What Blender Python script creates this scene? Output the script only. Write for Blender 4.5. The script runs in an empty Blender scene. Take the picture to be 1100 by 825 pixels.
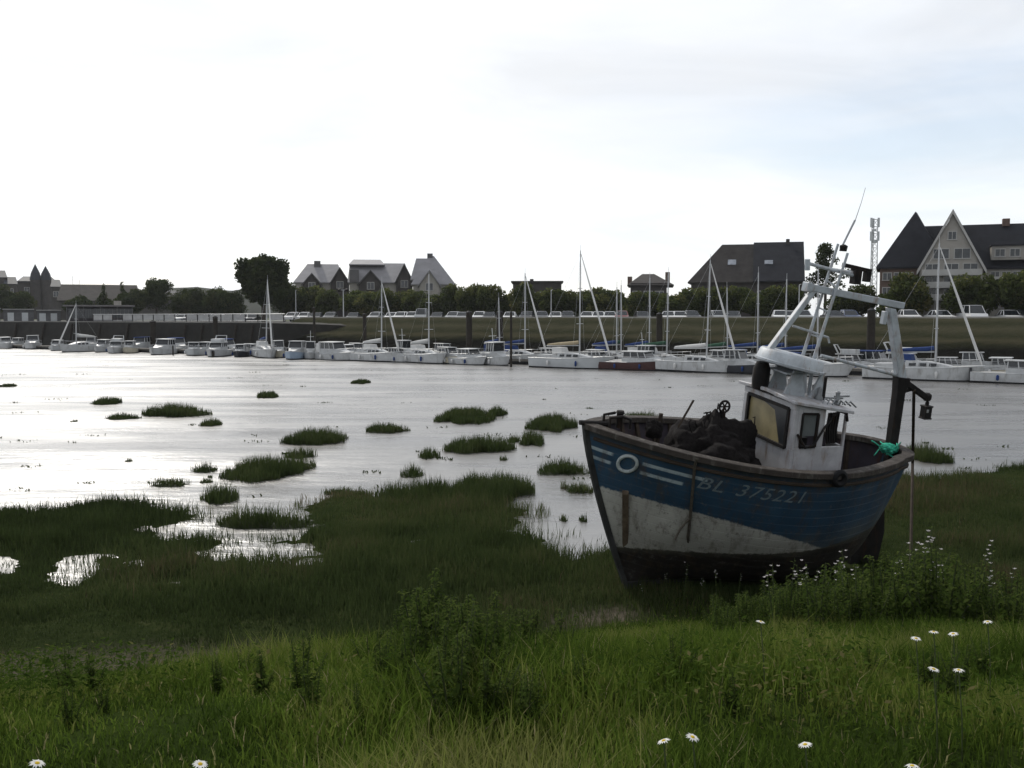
import bpy, math, random
import numpy as np
from mathutils import Vector, Matrix

random.seed(7)
RNG = np.random.default_rng(11)
SC = bpy.context.scene
COL = SC.collection
R_ = math.radians

# ------------------------------------------------------------------ camera
EYE = np.array([0.0, 0.0, 4.2])
FPX, HZ = 1080.0, 341.0
PITCH = math.atan((412.5 - HZ) / FPX)
FW = np.array([0, math.cos(PITCH), -math.sin(PITCH)])
UP = np.array([0, math.sin(PITCH), math.cos(PITCH)])
cam_d = bpy.data.cameras.new('camera')
cam_d.sensor_width = 36.0
cam_d.lens = 36.0 * FPX / 1100.0
cam_d.clip_start = 0.1
cam_d.clip_end = 12000
cam = bpy.data.objects.new('camera', cam_d)
COL.objects.link(cam)
cam.location = EYE
cam.rotation_euler = (math.pi / 2 - PITCH, 0, 0)
SC.camera = cam


def ray(x, y):
    d = FW * FPX + np.array([1.0, 0, 0]) * (x - 550) + UP * (412.5 - y)
    return d / np.linalg.norm(d)


def on_z(x, y, z=0.0):
    d = ray(x, y)
    t = (z - EYE[2]) / d[2]
    return EYE + t * d


# the far quay runs obliquely: s along it, r away from the camera
TQ = np.array([0.827, -0.562])
NQ = np.array([0.562, 0.827])
TQ = TQ / np.linalg.norm(TQ)
NQ = np.array([-TQ[1], TQ[0]])
QANG = math.atan2(TQ[1], TQ[0])


def sr(s, r, z=0.0):
    p = TQ * s + NQ * r
    return np.array([p[0], p[1], z])


def at_r(x, y, r):
    d = ray(x, y)
    t = r / (d[0] * NQ[0] + d[1] * NQ[1])
    return EYE + t * d


def s_of(x, r, y=341):
    p = at_r(x, y, r)
    return float(p[0] * TQ[0] + p[1] * TQ[1])


def z_of(x, y, r):
    return float(at_r(x, y, r)[2])


# ------------------------------------------------------------------ materials
MATS = {}


def new_mat(name):
    m = bpy.data.materials.new(name)
    m.use_nodes = True
    nt = m.node_tree
    b = nt.nodes['Principled BSDF']
    return m, nt, b


def N(nt, t, **kw):
    n = nt.nodes.new(t)
    for k, v in kw.items():
        setattr(n, k, v)
    return n


def ramp(nt, fac, stops):
    r = N(nt, 'ShaderNodeValToRGB')
    e = r.color_ramp.elements
    while len(e) > 1:
        e.remove(e[-1])
    e[0].position = stops[0][0]
    e[0].color = (*stops[0][1], 1)
    for p, c in stops[1:]:
        k = e.new(p)
        k.color = (*c, 1)
    nt.links.new(fac, r.inputs['Fac'])
    return r.outputs['Color']


def noise(nt, scale, detail=4, rough=0.6, coord='Object', stretch=None, dist=0.0):
    tc = N(nt, 'ShaderNodeTexCoord')
    src = tc.outputs[coord]
    if stretch:
        mp = N(nt, 'ShaderNodeMapping')
        mp.inputs['Scale'].default_value = stretch
        nt.links.new(src, mp.inputs['Vector'])
        src = mp.outputs['Vector']
    n = N(nt, 'ShaderNodeTexNoise')
    n.inputs['Scale'].default_value = scale
    n.inputs['Detail'].default_value = detail
    n.inputs['Roughness'].default_value = rough
    n.inputs['Distortion'].default_value = dist
    nt.links.new(src, n.inputs['Vector'])
    return n.outputs['Fac']


def paint(name, col, var=0.25, rough=0.55, scale=3.0, bump=0.0, metal=0.0, dirt=None, stretch=None, spec=None):
    """mottled painted / built surface; dirt = colour of worn streaks"""
    if name in MATS:
        return MATS[name]
    m, nt, b = new_mat(name)
    f = noise(nt, scale, 6, 0.65, stretch=stretch)
    lo = tuple(c * (1 - var) for c in col)
    hi = tuple(min(1, c * (1 + var * 0.6)) for c in col)
    c = ramp(nt, f, [(0.3, lo), (0.7, hi)])
    if dirt:
        f2 = noise(nt, scale * 2.2, 8, 0.7, stretch=(1, 1, 0.25))
        msk = ramp(nt, f2, [(0.52, (0, 0, 0)), (0.68, (0.8, 0.8, 0.8))])
        mx = N(nt, 'ShaderNodeMix', data_type='RGBA')
        nt.links.new(msk, mx.inputs[0])
        nt.links.new(c, mx.inputs[6])
        mx.inputs[7].default_value = (*dirt, 1)
        c = mx.outputs[2]
    nt.links.new(c, b.inputs['Base Color'])
    b.inputs['Roughness'].default_value = rough
    b.inputs['Metallic'].default_value = metal
    b.inputs['Specular IOR Level'].default_value = spec if spec is not None else (0.5 if rough < 0.65 else 0.15)
    if bump:
        bp = N(nt, 'ShaderNodeBump')
        bp.inputs['Strength'].default_value = bump
        bp.inputs['Distance'].default_value = 0.03
        nt.links.new(noise(nt, scale * 6, 5, 0.7), bp.inputs['Height'])
        nt.links.new(bp.outputs['Normal'], b.inputs['Normal'])
    MATS[name] = m
    return m


def glassy(name, col=(0.02, 0.025, 0.03), rough=0.08):
    if name in MATS:
        return MATS[name]
    m, nt, b = new_mat(name)
    f = noise(nt, 1.5, 3)
    nt.links.new(ramp(nt, f, [(0.3, tuple(c * 0.6 for c in col)), (0.7, tuple(c * 1.3 for c in col))]), b.inputs['Base Color'])
    b.inputs['Roughness'].default_value = rough
    b.inputs['IOR'].default_value = 1.5
    MATS[name] = m
    return m


def leafy(name, stops, transl=0.35, rough=0.6):
    """foliage: colour from the per-leaf attribute 'tone', with translucency"""
    if name in MATS:
        return MATS[name]
    m, nt, b = new_mat(name)
    at = N(nt, 'ShaderNodeAttribute', attribute_name='tone')
    c = ramp(nt, at.outputs['Fac'], stops)
    nt.nodes.remove(b)
    b = N(nt, 'ShaderNodeBsdfDiffuse')
    nt.links.new(c, b.inputs['Color'])
    tr = N(nt, 'ShaderNodeBsdfTranslucent')
    nt.links.new(c, tr.inputs['Color'])
    mx = N(nt, 'ShaderNodeMixShader')
    mx.inputs[0].default_value = transl
    nt.links.new(b.outputs[0], mx.inputs[1])
    nt.links.new(tr.outputs[0], mx.inputs[2])
    nt.links.new(mx.outputs[0], nt.nodes['Material Output'].inputs['Surface'])
    MATS[name] = m
    return m


# ------------------------------------------------------------------ mesh builder
class MB:
    def __init__(self):
        self.v, self.f, self.mi = [], [], []
        self.m = 0

    def add(self, vs, fs):
        o = len(self.v)
        self.v += [tuple(map(float, p)) for p in vs]
        for f in fs:
            self.f.append(tuple(i + o for i in f))
            self.mi.append(self.m)
        return self

    def box(self, x0, x1, y0, y1, z0, z1):
        v = [(x, y, z) for z in (z0, z1) for y in (y0, y1) for x in (x0, x1)]
        return self.add(v, [(0, 2, 3, 1), (4, 5, 7, 6), (0, 1, 5, 4), (2, 6, 7, 3), (0, 4, 6, 2), (1, 3, 7, 5)])

    def bar(self, a, b, w, h=None, up=(0, 0, 1)):
        """box beam from a to b"""
        h = h or w
        a, b = np.array(a, float), np.array(b, float)
        d = (b - a) / np.linalg.norm(b - a)
        u = np.array(up, float)
        if abs(d @ u) > 0.95:
            u = np.array([1.0, 0, 0])
        sd = np.cross(d, u)
        sd /= np.linalg.norm(sd)
        u = np.cross(sd, d)
        vs = []
        for p in (a, b):
            for i, j in ((-1, -1), (1, -1), (1, 1), (-1, 1)):
                vs.append(p + sd * i * w / 2 + u * j * h / 2)
        return self.add(vs, [(0, 1, 2, 3), (7, 6, 5, 4), (0, 4, 5, 1), (1, 5, 6, 2), (2, 6, 7, 3), (3, 7, 4, 0)])

    def tube(self, path, rad, n=8, cap=True):
        P = [np.array(p, float) for p in path]
        if not hasattr(rad, '__len__'):
            rad = [rad] * len(P)
        vs, fs = [], []
        u = None
        for i, p in enumerate(P):
            d = P[min(i + 1, len(P) - 1)] - P[max(i - 1, 0)]
            d = d / (np.linalg.norm(d) + 1e-9)
            if u is None:
                u = np.array([0, 0, 1.0]) if abs(d[2]) < 0.9 else np.array([1.0, 0, 0])
            u = u - d * (u @ d)
            u = u / (np.linalg.norm(u) + 1e-9)
            w = np.cross(d, u)
            for k in range(n):
                a = 2 * math.pi * k / n
                vs.append(p + (u * math.cos(a) + w * math.sin(a)) * rad[i])
        for i in range(len(P) - 1):
            for k in range(n):
                k2 = (k + 1) % n
                fs.append((i * n + k, i * n + k2, (i + 1) * n + k2, (i + 1) * n + k))
        if cap:
            fs.append(tuple(range(n))[::-1])
            fs.append(tuple((len(P) - 1) * n + k for k in range(n)))
        return self.add(vs, fs)

    def lathe(self, prof, n=20, centre=(0, 0, 0), sx=1, sy=1):
        cx, cy, cz = centre
        vs, fs = [], []
        for r, z in prof:
            for k in range(n):
                a = 2 * math.pi * k / n
                vs.append((cx + r * math.cos(a) * sx, cy + r * math.sin(a) * sy, cz + z))
        for i in range(len(prof) - 1):
            for k in range(n):
                k2 = (k + 1) % n
                fs.append((i * n + k, i * n + k2, (i + 1) * n + k2, (i + 1) * n + k))
        fs.append(tuple(range(n))[::-1])
        fs.append(tuple((len(prof) - 1) * n + k for k in range(n)))
        return self.add(vs, fs)

    def torus(self, c, R, r, axis='x', n=20, k=8):
        vs, fs = [], []
        for i in range(n):
            a = 2 * math.pi * i / n
            for j in range(k):
                b = 2 * math.pi * j / k
                q = ((R + r * math.cos(b)) * math.cos(a), (R + r * math.cos(b)) * math.sin(a), r * math.sin(b))
                q = {'x': (q[2], q[0], q[1]), 'y': (q[0], q[2], q[1]), 'z': q}[axis]
                vs.append((c[0] + q[0], c[1] + q[1], c[2] + q[2]))
        for i in range(n):
            for j in range(k):
                i2, j2 = (i + 1) % n, (j + 1) % k
                fs.append((i * k + j, i2 * k + j, i2 * k + j2, i * k + j2))
        return self.add(vs, fs)

    def prism(self, poly, a, b, axis='y'):
        """polygon in the plane across `axis`, extruded from a to b"""
        n = len(poly)
        mk = {'y': lambda p, t: (p[0], t, p[1]), 'x': lambda p, t: (t, p[0], p[1]), 'z': lambda p, t: (p[0], p[1], t)}[axis]
        vs = [mk(p, a) for p in poly] + [mk(p, b) for p in poly]
        fs = [tuple(range(n)), tuple(range(2 * n - 1, n - 1, -1))]
        for i in range(n):
            j = (i + 1) % n
            fs.append((i, i + n, j + n, j))
        return self.add(vs, fs)

    def loft(self, rings, cap=True, close=True):
        n = len(rings[0])
        vs = [p for r in rings for p in r]
        fs = []
        for i in range(len(rings) - 1):
            for k in range(n if close else n - 1):
                k2 = (k + 1) % n
                fs.append((i * n + k, i * n + k2, (i + 1) * n + k2, (i + 1) * n + k))
        if cap:
            fs.append(tuple(range(n))[::-1])
            fs.append(tuple((len(rings) - 1) * n + k for k in range(n)))
        return self.add(vs, fs)

    def mesh(self, name, mats, smooth=False, bevel=0.0):
        me = bpy.data.meshes.new(name)
        me.from_pydata(self.v, [], self.f)
        if not isinstance(mats, (list, tuple)):
            mats = [mats]
        for m in mats:
            me.materials.append(m)
        if len(mats) > 1:
            me.polygons.foreach_set('material_index', self.mi)
        import bmesh
        bm = bmesh.new()
        bm.from_mesh(me)
        bmesh.ops.recalc_face_normals(bm, faces=bm.faces)
        if bevel:
            bmesh.ops.bevel(bm, geom=[e for e in bm.edges if e.is_manifold and e.calc_face_angle(0) > 0.6], offset=bevel, segments=1, affect='EDGES', clamp_overlap=True)
        bm.to_mesh(me)
        bm.free()
        if smooth:
            me.shade_smooth()
            try:
                me.set_sharp_from_angle(angle=R_(45))
            except Exception:
                pass
        return me

    def build(self, name, mats, parent=None, smooth=False, bevel=0.0):
        return link(name, self.mesh(name, mats, smooth, bevel), parent)


def link(name, data, parent=None):
    o = bpy.data.objects.new(name, data)
    COL.objects.link(o)
    if parent is not None:
        o.parent = parent
    return o


def tag(o, label=None, cat=None, group=None, kind=None):
    for k, v in (('label', label), ('category', cat), ('group', group), ('kind', kind)):
        if v:
            o[k] = v
    return o


def thing(name, label, cat, loc=(0, 0, 0), rz=0.0, group=None):
    o = bpy.data.objects.new(name, None)
    COL.objects.link(o)
    o.empty_display_size = 0.2
    o.location = loc
    o.rotation_euler = (0, 0, rz)
    return tag(o, label, cat, group)


KIDS = {}


def copy_tree(o, parent=None):
    c = o.copy()
    COL.objects.link(c)
    c.parent = parent
    for ch in o.children:
        copy_tree(ch, c)
    return c


def np_mesh(name, verts, tris, mat, tone=None, attrs=None, smooth=False):
    me = bpy.data.meshes.new(name)
    nv, nf = len(verts), len(tris)
    me.vertices.add(nv)
    me.vertices.foreach_set('co', np.ascontiguousarray(verts, np.float32).ravel())
    k = tris.shape[1]
    me.loops.add(nf * k)
    me.loops.foreach_set('vertex_index', np.ascontiguousarray(tris, np.int32).ravel())
    me.polygons.add(nf)
    me.polygons.foreach_set('loop_start', np.arange(0, nf * k, k, dtype=np.int32))
    me.polygons.foreach_set('loop_total', np.full(nf, k, np.int32))
    if smooth:
        me.polygons.foreach_set('use_smooth', np.ones(nf, bool))
    me.update(calc_edges=True)
    at = dict(attrs or {})
    if tone is not None:
        at['tone'] = tone
    for nm, val in at.items():
        a = me.attributes.new(nm, 'FLOAT', 'POINT')
        a.data.foreach_set('value', np.ascontiguousarray(val, np.float32))
    me.materials.append(mat)
    return me


# ------------------------------------------------------------------ value noise
_perm = RNG.random((256, 256))


def vnoise(x, y):
    xi, yi = np.floor(x).astype(int), np.floor(y).astype(int)
    fx, fy = x - xi, y - yi
    fx, fy = fx * fx * (3 - 2 * fx), fy * fy * (3 - 2 * fy)
    g = lambda a, b: _perm[a % 256, b % 256]
    return (g(xi, yi) * (1 - fx) + g(xi + 1, yi) * fx) * (1 - fy) + (g(xi, yi + 1) * (1 - fx) + g(xi + 1, yi + 1) * fx) * fy


def fbm(x, y, o=4):
    s, a, t = 0, 0.5, 0
    for i in range(o):
        s = s + a * vnoise(x * 2 ** i + 17.3 * i, y * 2 ** i + 5.1 * i)
        t += a
        a *= 0.5
    return s / t


# ------------------------------------------------------------------ terrain
# the marsh edge and its pools, measured on the ground plane
EDGE_PX = [(-500, 585), (-150, 568), (0, 551), (55, 545), (100, 539), (150, 541), (192, 543), (204, 556), (178, 563), (150, 566), (160, 573), (205, 576),
           (228, 585), (300, 580), (333, 570), (333, 545), (350, 536), (396, 531), (404, 536), (470, 540), (540, 544), (566, 546), (562, 556), (552, 566),
           (578, 578), (592, 591), (612, 600), (640, 598), (668, 590), (760, 545), (860, 522), (960, 512), (1000, 517), (1040, 509), (1100, 500), (1250, 485), (1700, 470)]
EDGE = np.array([on_z(x, y, 0.05)[:2] for x, y in EDGE_PX])
LAND = np.vstack([EDGE, [[60, -8]], [[-60, -8]]])
POOLS_PX = [(268, 591, 66, 13), (80, 609, 23, 11), (10, 606, 22, 8), (238, 605, 26, 4), (182, 622, 20, 3), (470, 578, 40, 2.5), (620, 590, 20, 6), (330, 600, 14, 4), (140, 600, 12, 2.5)]


def px_ellipse(cx, cy, rx, ry, z=0.05):
    c = on_z(cx, cy, z)
    l, r = on_z(cx - rx, cy, z), on_z(cx + rx, cy, z)
    a, b = on_z(cx, cy - ry, z), on_z(cx, cy + ry, z)
    m = (a + b) / 2
    ax = np.array([1.0, 0.0])
    d = (a - b)[:2]
    return m[:2], (r - l)[:2] / 2, d / 2


POOLS = [px_ellipse(*p) for p in POOLS_PX]


def poly_sd(px, py, poly):
    """signed distance to polygon, + inside"""
    px, py = np.asarray(px, float), np.asarray(py, float)
    dmin = np.full(px.shape, 1e9)
    ins = np.zeros(px.shape, bool)
    n = len(poly)
    for i in range(n):
        a, b = poly[i], poly[(i + 1) % n]
        ab = b - a
        t = np.clip(((px - a[0]) * ab[0] + (py - a[1]) * ab[1]) / (ab @ ab), 0, 1)
        dmin = np.minimum(dmin, np.hypot(px - a[0] - t * ab[0], py - a[1] - t * ab[1]))
        c = ((a[1] > py) != (b[1] > py)) & (px < (b[0] - a[0]) * (py - a[1]) / (b[1] - a[1] + 1e-12) + a[0])
        ins ^= c
    return np.where(ins, dmin, -dmin)


def land_sd(x, y):
    """+ on land, - on the wet mud"""
    d = poly_sd(x, y, LAND)
    for c, a, b in POOLS:
        M = np.linalg.inv(np.array([a, b]).T)
        u = M[0, 0] * (x - c[0]) + M[0, 1] * (y - c[1])
        v = M[1, 0] * (x - c[0]) + M[1, 1] * (y - c[1])
        q = np.sqrt(u * u + v * v)
        sc = min(np.hypot(*a), np.hypot(*b))
        d = np.minimum(d, (q - 1) * sc)
    return d + (fbm(x * 1.1, y * 1.1, 3) - 0.5) * 1.1 + (fbm(x * 4.5, y * 4.5, 2) - 0.5) * 0.5


FOOT_X = np.array([-40, -6.0, -4, -2, 0, 1.5, 3.5, 6, 9, 40])
FOOT_Y = np.array([9.5, 11.0, 11.4, 12.0, 12.6, 13.0, 13.4, 13.8, 14.5, 16])


def terrain(x, y):
    x, y = np.asarray(x, float), np.asarray(y, float)
    df = np.interp(x, FOOT_X, FOOT_Y)
    u = np.clip((df - y) / df, 0, 1.2)
    k = 1.25 * u + 0.5 * np.clip(u - 0.4, 0, 1)
    g = np.where(k < 0.85, k, 0.85 + 0.2 * (1 - np.exp(-(k - 0.85) / 0.2)))
    sd = land_sd(x, y)
    marsh = np.clip(sd * 0.22, -0.35, 0.13)
    z = marsh + (2.55 * g) * np.clip(sd + 0.5, 0, 1)
    z = z + (fbm(x * 0.9, y * 0.9, 4) - 0.5) * 0.16 * np.clip(sd, 0, 1)
    z = z + (fbm(x * 0.35 + 9, y * 0.35, 3) - 0.5) * 0.25 * np.clip(u * 3, 0, 1)
    # firm pad where the boat stands
    bd = np.clip(1 - np.hypot((x - 3.9) / 4.2, (y - 15.3) / 2.6), 0, 1)
    z = z + np.clip(bd * 2, 0, 1) * 0.10
    return z


# ground grid
gx = np.arange(-34, 44.01, 0.16)
gy = np.concatenate([np.arange(-6, 26, 0.14), np.arange(26, 48.01, 0.4)])
GX, GY = np.meshgrid(gx, gy)
GZ = terrain(GX, GY)
nx, ny = len(gx), len(gy)
idx = np.arange(nx * ny).reshape(ny, nx)
quads = np.stack([idx[:-1, :-1], idx[:-1, 1:], idx[1:, 1:], idx[1:, :-1]], -1).reshape(-1, 4)
DF = np.interp(GX, FOOT_X, FOOT_Y)
bankness = np.clip((DF - GY) / 1.2 + 0.3 + (fbm(GX, GY) - 0.5) * 1.2, 0, 1)
# bare trodden mud along the foot of the bank, and round the bow
bare = np.clip(1 - np.abs(GY - DF - 0.15 - (fbm(GX * 0.6, GY * 0.6) - 0.5) * 1.6) / 0.8, 0, 1) * np.clip((-2.2 - GX) / 1.5, 0, 1)
bare = np.maximum(bare, np.clip(1.35 - np.hypot((GX - 1.25) / 0.9, (GY - 13.25) / 0.75) + (fbm(GX * 2, GY * 2) - 0.5), 0, 1))


def bare_at(x, y):
    df = np.interp(x, FOOT_X, FOOT_Y)
    b = np.clip(1 - np.abs(y - df - 0.15 - (fbm(x * 0.6, y * 0.6) - 0.5) * 1.6) / 0.8, 0, 1) * np.clip((-2.2 - x) / 1.5, 0, 1)
    return np.maximum(b, np.clip(1.35 - np.hypot((x - 1.25) / 0.9, (y - 13.25) / 0.75) + (fbm(x * 2, y * 2) - 0.5), 0, 1))


m, nt, b = new_mat('ground_soil')
a1 = N(nt, 'ShaderNodeAttribute', attribute_name='bank')
a2 = N(nt, 'ShaderNodeAttribute', attribute_name='bare')
f = noise(nt, 2.5, 8, 0.7)
cm = ramp(nt, f, [(0.3, (0.014, 0.020, 0.008)), (0.55, (0.024, 0.032, 0.012)), (0.8, (0.042, 0.044, 0.020))])
cb = ramp(nt, f, [(0.3, (0.014, 0.024, 0.006)), (0.7, (0.035, 0.050, 0.013))])
cd = ramp(nt, noise(nt, 9, 8, 0.75), [(0.3, (0.035, 0.03, 0.022)), (0.7, (0.12, 0.105, 0.082))])
mx = N(nt, 'ShaderNodeMix', data_type='RGBA')
nt.links.new(a1.outputs['Fac'], mx.inputs[0]); nt.links.new(cm, mx.inputs[6]); nt.links.new(cb, mx.inputs[7])
mx2 = N(nt, 'ShaderNodeMix', data_type='RGBA')
nt.links.new(a2.outputs['Fac'], mx2.inputs[0]); nt.links.new(mx.outputs[2], mx2.inputs[6]); nt.links.new(cd, mx2.inputs[7])
nt.links.new(mx2.outputs[2], b.inputs['Base Color'])
b.inputs['Roughness'].default_value = 0.85
b.inputs['Specular IOR Level'].default_value = 0.0
bp = N(nt, 'ShaderNodeBump'); bp.inputs['Strength'].default_value = 0.6; bp.inputs['Distance'].default_value = 0.08
nt.links.new(noise(nt, 7, 8, 0.7), bp.inputs['Height']); nt.links.new(bp.outputs['Normal'], b.inputs['Normal'])
MAT_GROUND = m
me = np_mesh('ground', np.stack([GX.ravel(), GY.ravel(), GZ.ravel()], -1), quads, MAT_GROUND, attrs={'bank': bankness.ravel(), 'bare': bare.ravel()}, smooth=True)
tag(link('ground', me), 'grassy bank and salt marsh sloping down to the wet estuary mud', 'ground', kind='structure')

# wet mud / shallow water sheet
m, nt, b = new_mat('wet_mud')
f = noise(nt, 0.09, 6, 0.65, stretch=(0.5, 1.6, 1))
nt.links.new(ramp(nt, f, [(0.3, (0.045, 0.042, 0.038)), (0.7, (0.085, 0.078, 0.068))]), b.inputs['Base Color'])
f2 = noise(nt, 0.16, 6, 0.7, stretch=(0.35, 1.5, 1), dist=0.6)
nt.links.new(ramp(nt, f2, [(0.32, (0.20, 0.20, 0.20)), (0.52, (0.29, 0.29, 0.29)), (0.72, (0.40, 0.40, 0.40))]), b.inputs['Roughness'])
b.inputs['IOR'].default_value = 3.2
bp = N(nt, 'ShaderNodeBump'); bp.inputs['Strength'].default_value = 0.24; bp.inputs['Distance'].default_value = 0.3
w1 = noise(nt, 1.6, 6, 0.7, stretch=(0.6, 1.3, 1), dist=0.4)
msk = ramp(nt, noise(nt, 0.05, 4, 0.6, stretch=(0.4, 1.3, 1)), [(0.38, (0.15, 0.15, 0.15)), (0.58, (1, 1, 1))])
w2 = noise(nt, 0.5, 6, 0.7, stretch=(0.4, 1.3, 1), dist=0.7)
wa = N(nt, 'ShaderNodeMath', operation='MULTIPLY_ADD'); wa.inputs[1].default_value = 1.1
nt.links.new(w2, wa.inputs[0]); nt.links.new(w1, wa.inputs[2])
mu = N(nt, 'ShaderNodeMath', operation='MULTIPLY')
nt.links.new(wa.outputs[0], mu.inputs[0]); nt.links.new(msk, mu.inputs[1])
nt.links.new(mu.outputs[0], bp.inputs['Height']); nt.links.new(bp.outputs['Normal'], b.inputs['Normal'])
MAT_MUD = m
mb = MB()
pts = [sr(-700, 85), sr(700, 85), sr(700, -40), sr(-700, -40)]
mb.add([(p[0], p[1], 0.0) for p in pts], [(0, 1, 2, 3)])
tag(mb.build('water', MAT_MUD), 'shining wet estuary mud and shallow water at low tide', 'water', kind='structure')

# far bank: mud apron, stone foot, grass slope, road, and the land behind
BANK = [(77, -0.9), (81.0, -0.05), (82.2, 0.7), (84, 1.5), (84.4, 1.62), (86.6, 2.4), (87.6, 2.55), (90.2, 3.95), (91.2, 4.14), (92.0, 4.16), (92.5, 3.5)]


def strip(name, prof, s0, s1, mat, ns=220, jit=0.0, label=None):
    S = np.linspace(s0, s1, ns)
    V = []
    for (r, z) in prof:
        n1 = (fbm(S * 0.25 + r, S * 0 + r) - 0.5) * jit
        p = TQ[None] * S[:, None] + NQ[None] * (r + n1 * 1.5)[:, None]
        V.append(np.stack([p[:, 0], p[:, 1], z + n1 * 0.5 + S * 0], -1))
    V = np.array(V)
    k = len(prof)
    ix = np.arange(k * ns).reshape(k, ns)
    q = np.stack([ix[:-1, :-1], ix[:-1, 1:], ix[1:, 1:], ix[1:, :-1]], -1).reshape(-1, 4)
    me = np_mesh(name, V.reshape(-1, 3), q, mat, attrs={'level': np.repeat([p[1] for p in prof], ns)}, smooth=True)
    return tag(link(name, me), label, name.replace('_', ' '), kind='structure')


m, nt, b = new_mat('bank_cover')
lv = N(nt, 'ShaderNodeAttribute', attribute_name='level')
nz = noise(nt, 0.6, 6, 0.7, stretch=(0.4, 1, 1))
ad = N(nt, 'ShaderNodeMath', operation='MULTIPLY_ADD'); ad.inputs[1].default_value = 1.1; ad.inputs[2].default_value = -0.55
nt.links.new(nz, ad.inputs[0])
ad2 = N(nt, 'ShaderNodeMath', operation='ADD'); nt.links.new(lv.outputs['Fac'], ad2.inputs[0]); nt.links.new(ad.outputs[0], ad2.inputs[1])
dv = N(nt, 'ShaderNodeMath', operation='DIVIDE'); dv.inputs[1].default_value = 4.2; nt.links.new(ad2.outputs[0], dv.inputs[0])
c = ramp(nt, dv.outputs[0], [(0.0, (0.018, 0.017, 0.015)), (0.40, (0.008, 0.008, 0.007)), (0.48, (0.020, 0.021, 0.013)), (0.56, (0.048, 0.044, 0.028)),
                             (0.64, (0.027, 0.029, 0.017)), (0.78, (0.052, 0.049, 0.032)), (0.88, (0.030, 0.032, 0.019)), (0.96, (0.046, 0.044, 0.028))])
nt.links.new(c, b.inputs['Base Color']); b.inputs['Roughness'].default_value = 0.9
b.inputs['Specular IOR Level'].default_value = 0.0
bp = N(nt, 'ShaderNodeBump'); bp.inputs['Strength'].default_value = 0.8; bp.inputs['Distance'].default_value = 0.25
nt.links.new(noise(nt, 2.5, 6, 0.7), bp.inputs['Height']); nt.links.new(bp.outputs['Normal'], b.inputs['Normal'])
strip('embankment', BANK, s_of(322, 91), 320, m, jit=0.5, label='grassed embankment below the parked cars')
S_Q = s_of(318, 83)
road_m = paint('asphalt', (0.055, 0.055, 0.056), 0.25, 0.85, 1.5)
strip('road', [(92.4, 3.55), (120, 3.55)], -420, 330, road_m, 60, label='asphalt road and parking along the quay top')
grass_far = paint('distant_turf', (0.045, 0.055, 0.022), 0.35, 0.9, 0.15)
strip('land', [(119.9, 3.5), (150, 3.55), (400, 3.8), (2500, 6.0)], -2200, 2200, grass_far, 40, label='flat land behind the quay')
kerb_m = paint('pale_kerb', (0.30, 0.29, 0.27), 0.2, 0.8, 2)
mb = MB()
k0, k1 = s_of(322, 91.6), 300
for s in np.arange(k0, k1, 3.0):
    a, bb = sr(s, 91.75, 4.2), sr(s + 2.96, 91.75, 4.2)
    mb.bar(a, bb, 0.28, 0.16)
tag(mb.build('kerb', kerb_m), 'pale kerb line along the top of the embankment', 'kerb', kind='structure')

# left: stone quay wall and slipway
stone = paint('dark_quay_stone', (0.022, 0.021, 0.019), 0.4, 0.85, 0.8, bump=0.4)
mb = MB()
sL = s_of(-140, 83)
s1 = s_of(318, 83)
P = [(80.6, -0.6), (81.6, 3.55), (91.95, 3.58), (91.95, -0.6)]
ang = []
for s in np.linspace(sL - 60, s1 - 3.2, 30):
    ang.append([tuple(sr(s, r, z)) for r, z in P])
ang.append([tuple(sr(s1 - 1.0, 86, -0.6)), tuple(sr(s1 - 1.0, 86.6, 3.4)), tuple(sr(s1 - 1.0, 91.95, 3.5)), tuple(sr(s1 - 1.0, 91.95, -0.6))])
ang.append([tuple(sr(s1 + 3, 89, -0.6)), tuple(sr(s1 + 3, 89.3, 3.2)), tuple(sr(s1 + 3, 91.95, 3.5)), tuple(sr(s1 + 3, 91.95, -0.6))])
mb.loft(ang)
tag(mb.build('quay_wall', stone), 'dark stone quay wall at the left end of the harbour', 'quay wall')
mb = MB()
for s in np.arange(sL - 60, s1 - 6, 2.4):
    mb.bar(sr(s, 81.95, 3.58), sr(s + 2.36, 81.95, 3.58), 0.5, 0.16)
tag(mb.build('quay_coping', paint('coping_stone', (0.22, 0.215, 0.2), 0.3, 0.8, 1)), 'pale stone coping along the quay wall edge', 'coping')


# ------------------------------------------------------------------ sky, sun
SUN_AZ, SUN_EL = R_(-27), R_(40)
w = bpy.data.worlds.new('World')
SC.world = w
w.use_nodes = True
nt = w.node_tree
bg = nt.nodes['Background']
sky = N(nt, 'ShaderNodeTexSky', sky_type='NISHITA')
sky.sun_disc = False
sky.sun_elevation = SUN_EL
sky.sun_rotation = SUN_AZ
sky.altitude = 0
sky.air_density = 1.0
sky.dust_density = 0.8
sky.ozone_density = 1.0
tc = N(nt, 'ShaderNodeTexCoord')
sep = N(nt, 'ShaderNodeSeparateXYZ')
nt.links.new(tc.outputs['Generated'], sep.inputs[0])
den = N(nt, 'ShaderNodeMath', operation='ADD'); den.inputs[1].default_value = 0.22
mxz = N(nt, 'ShaderNodeMath', operation='MAXIMUM'); mxz.inputs[1].default_value = 0.0
nt.links.new(sep.outputs[2], mxz.inputs[0]); nt.links.new(mxz.outputs[0], den.inputs[0])
cx = N(nt, 'ShaderNodeMath', operation='DIVIDE'); nt.links.new(sep.outputs[0], cx.inputs[0]); nt.links.new(den.outputs[0], cx.inputs[1])
cy = N(nt, 'ShaderNodeMath', operation='DIVIDE'); nt.links.new(sep.outputs[1], cy.inputs[0]); nt.links.new(den.outputs[0], cy.inputs[1])
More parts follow.
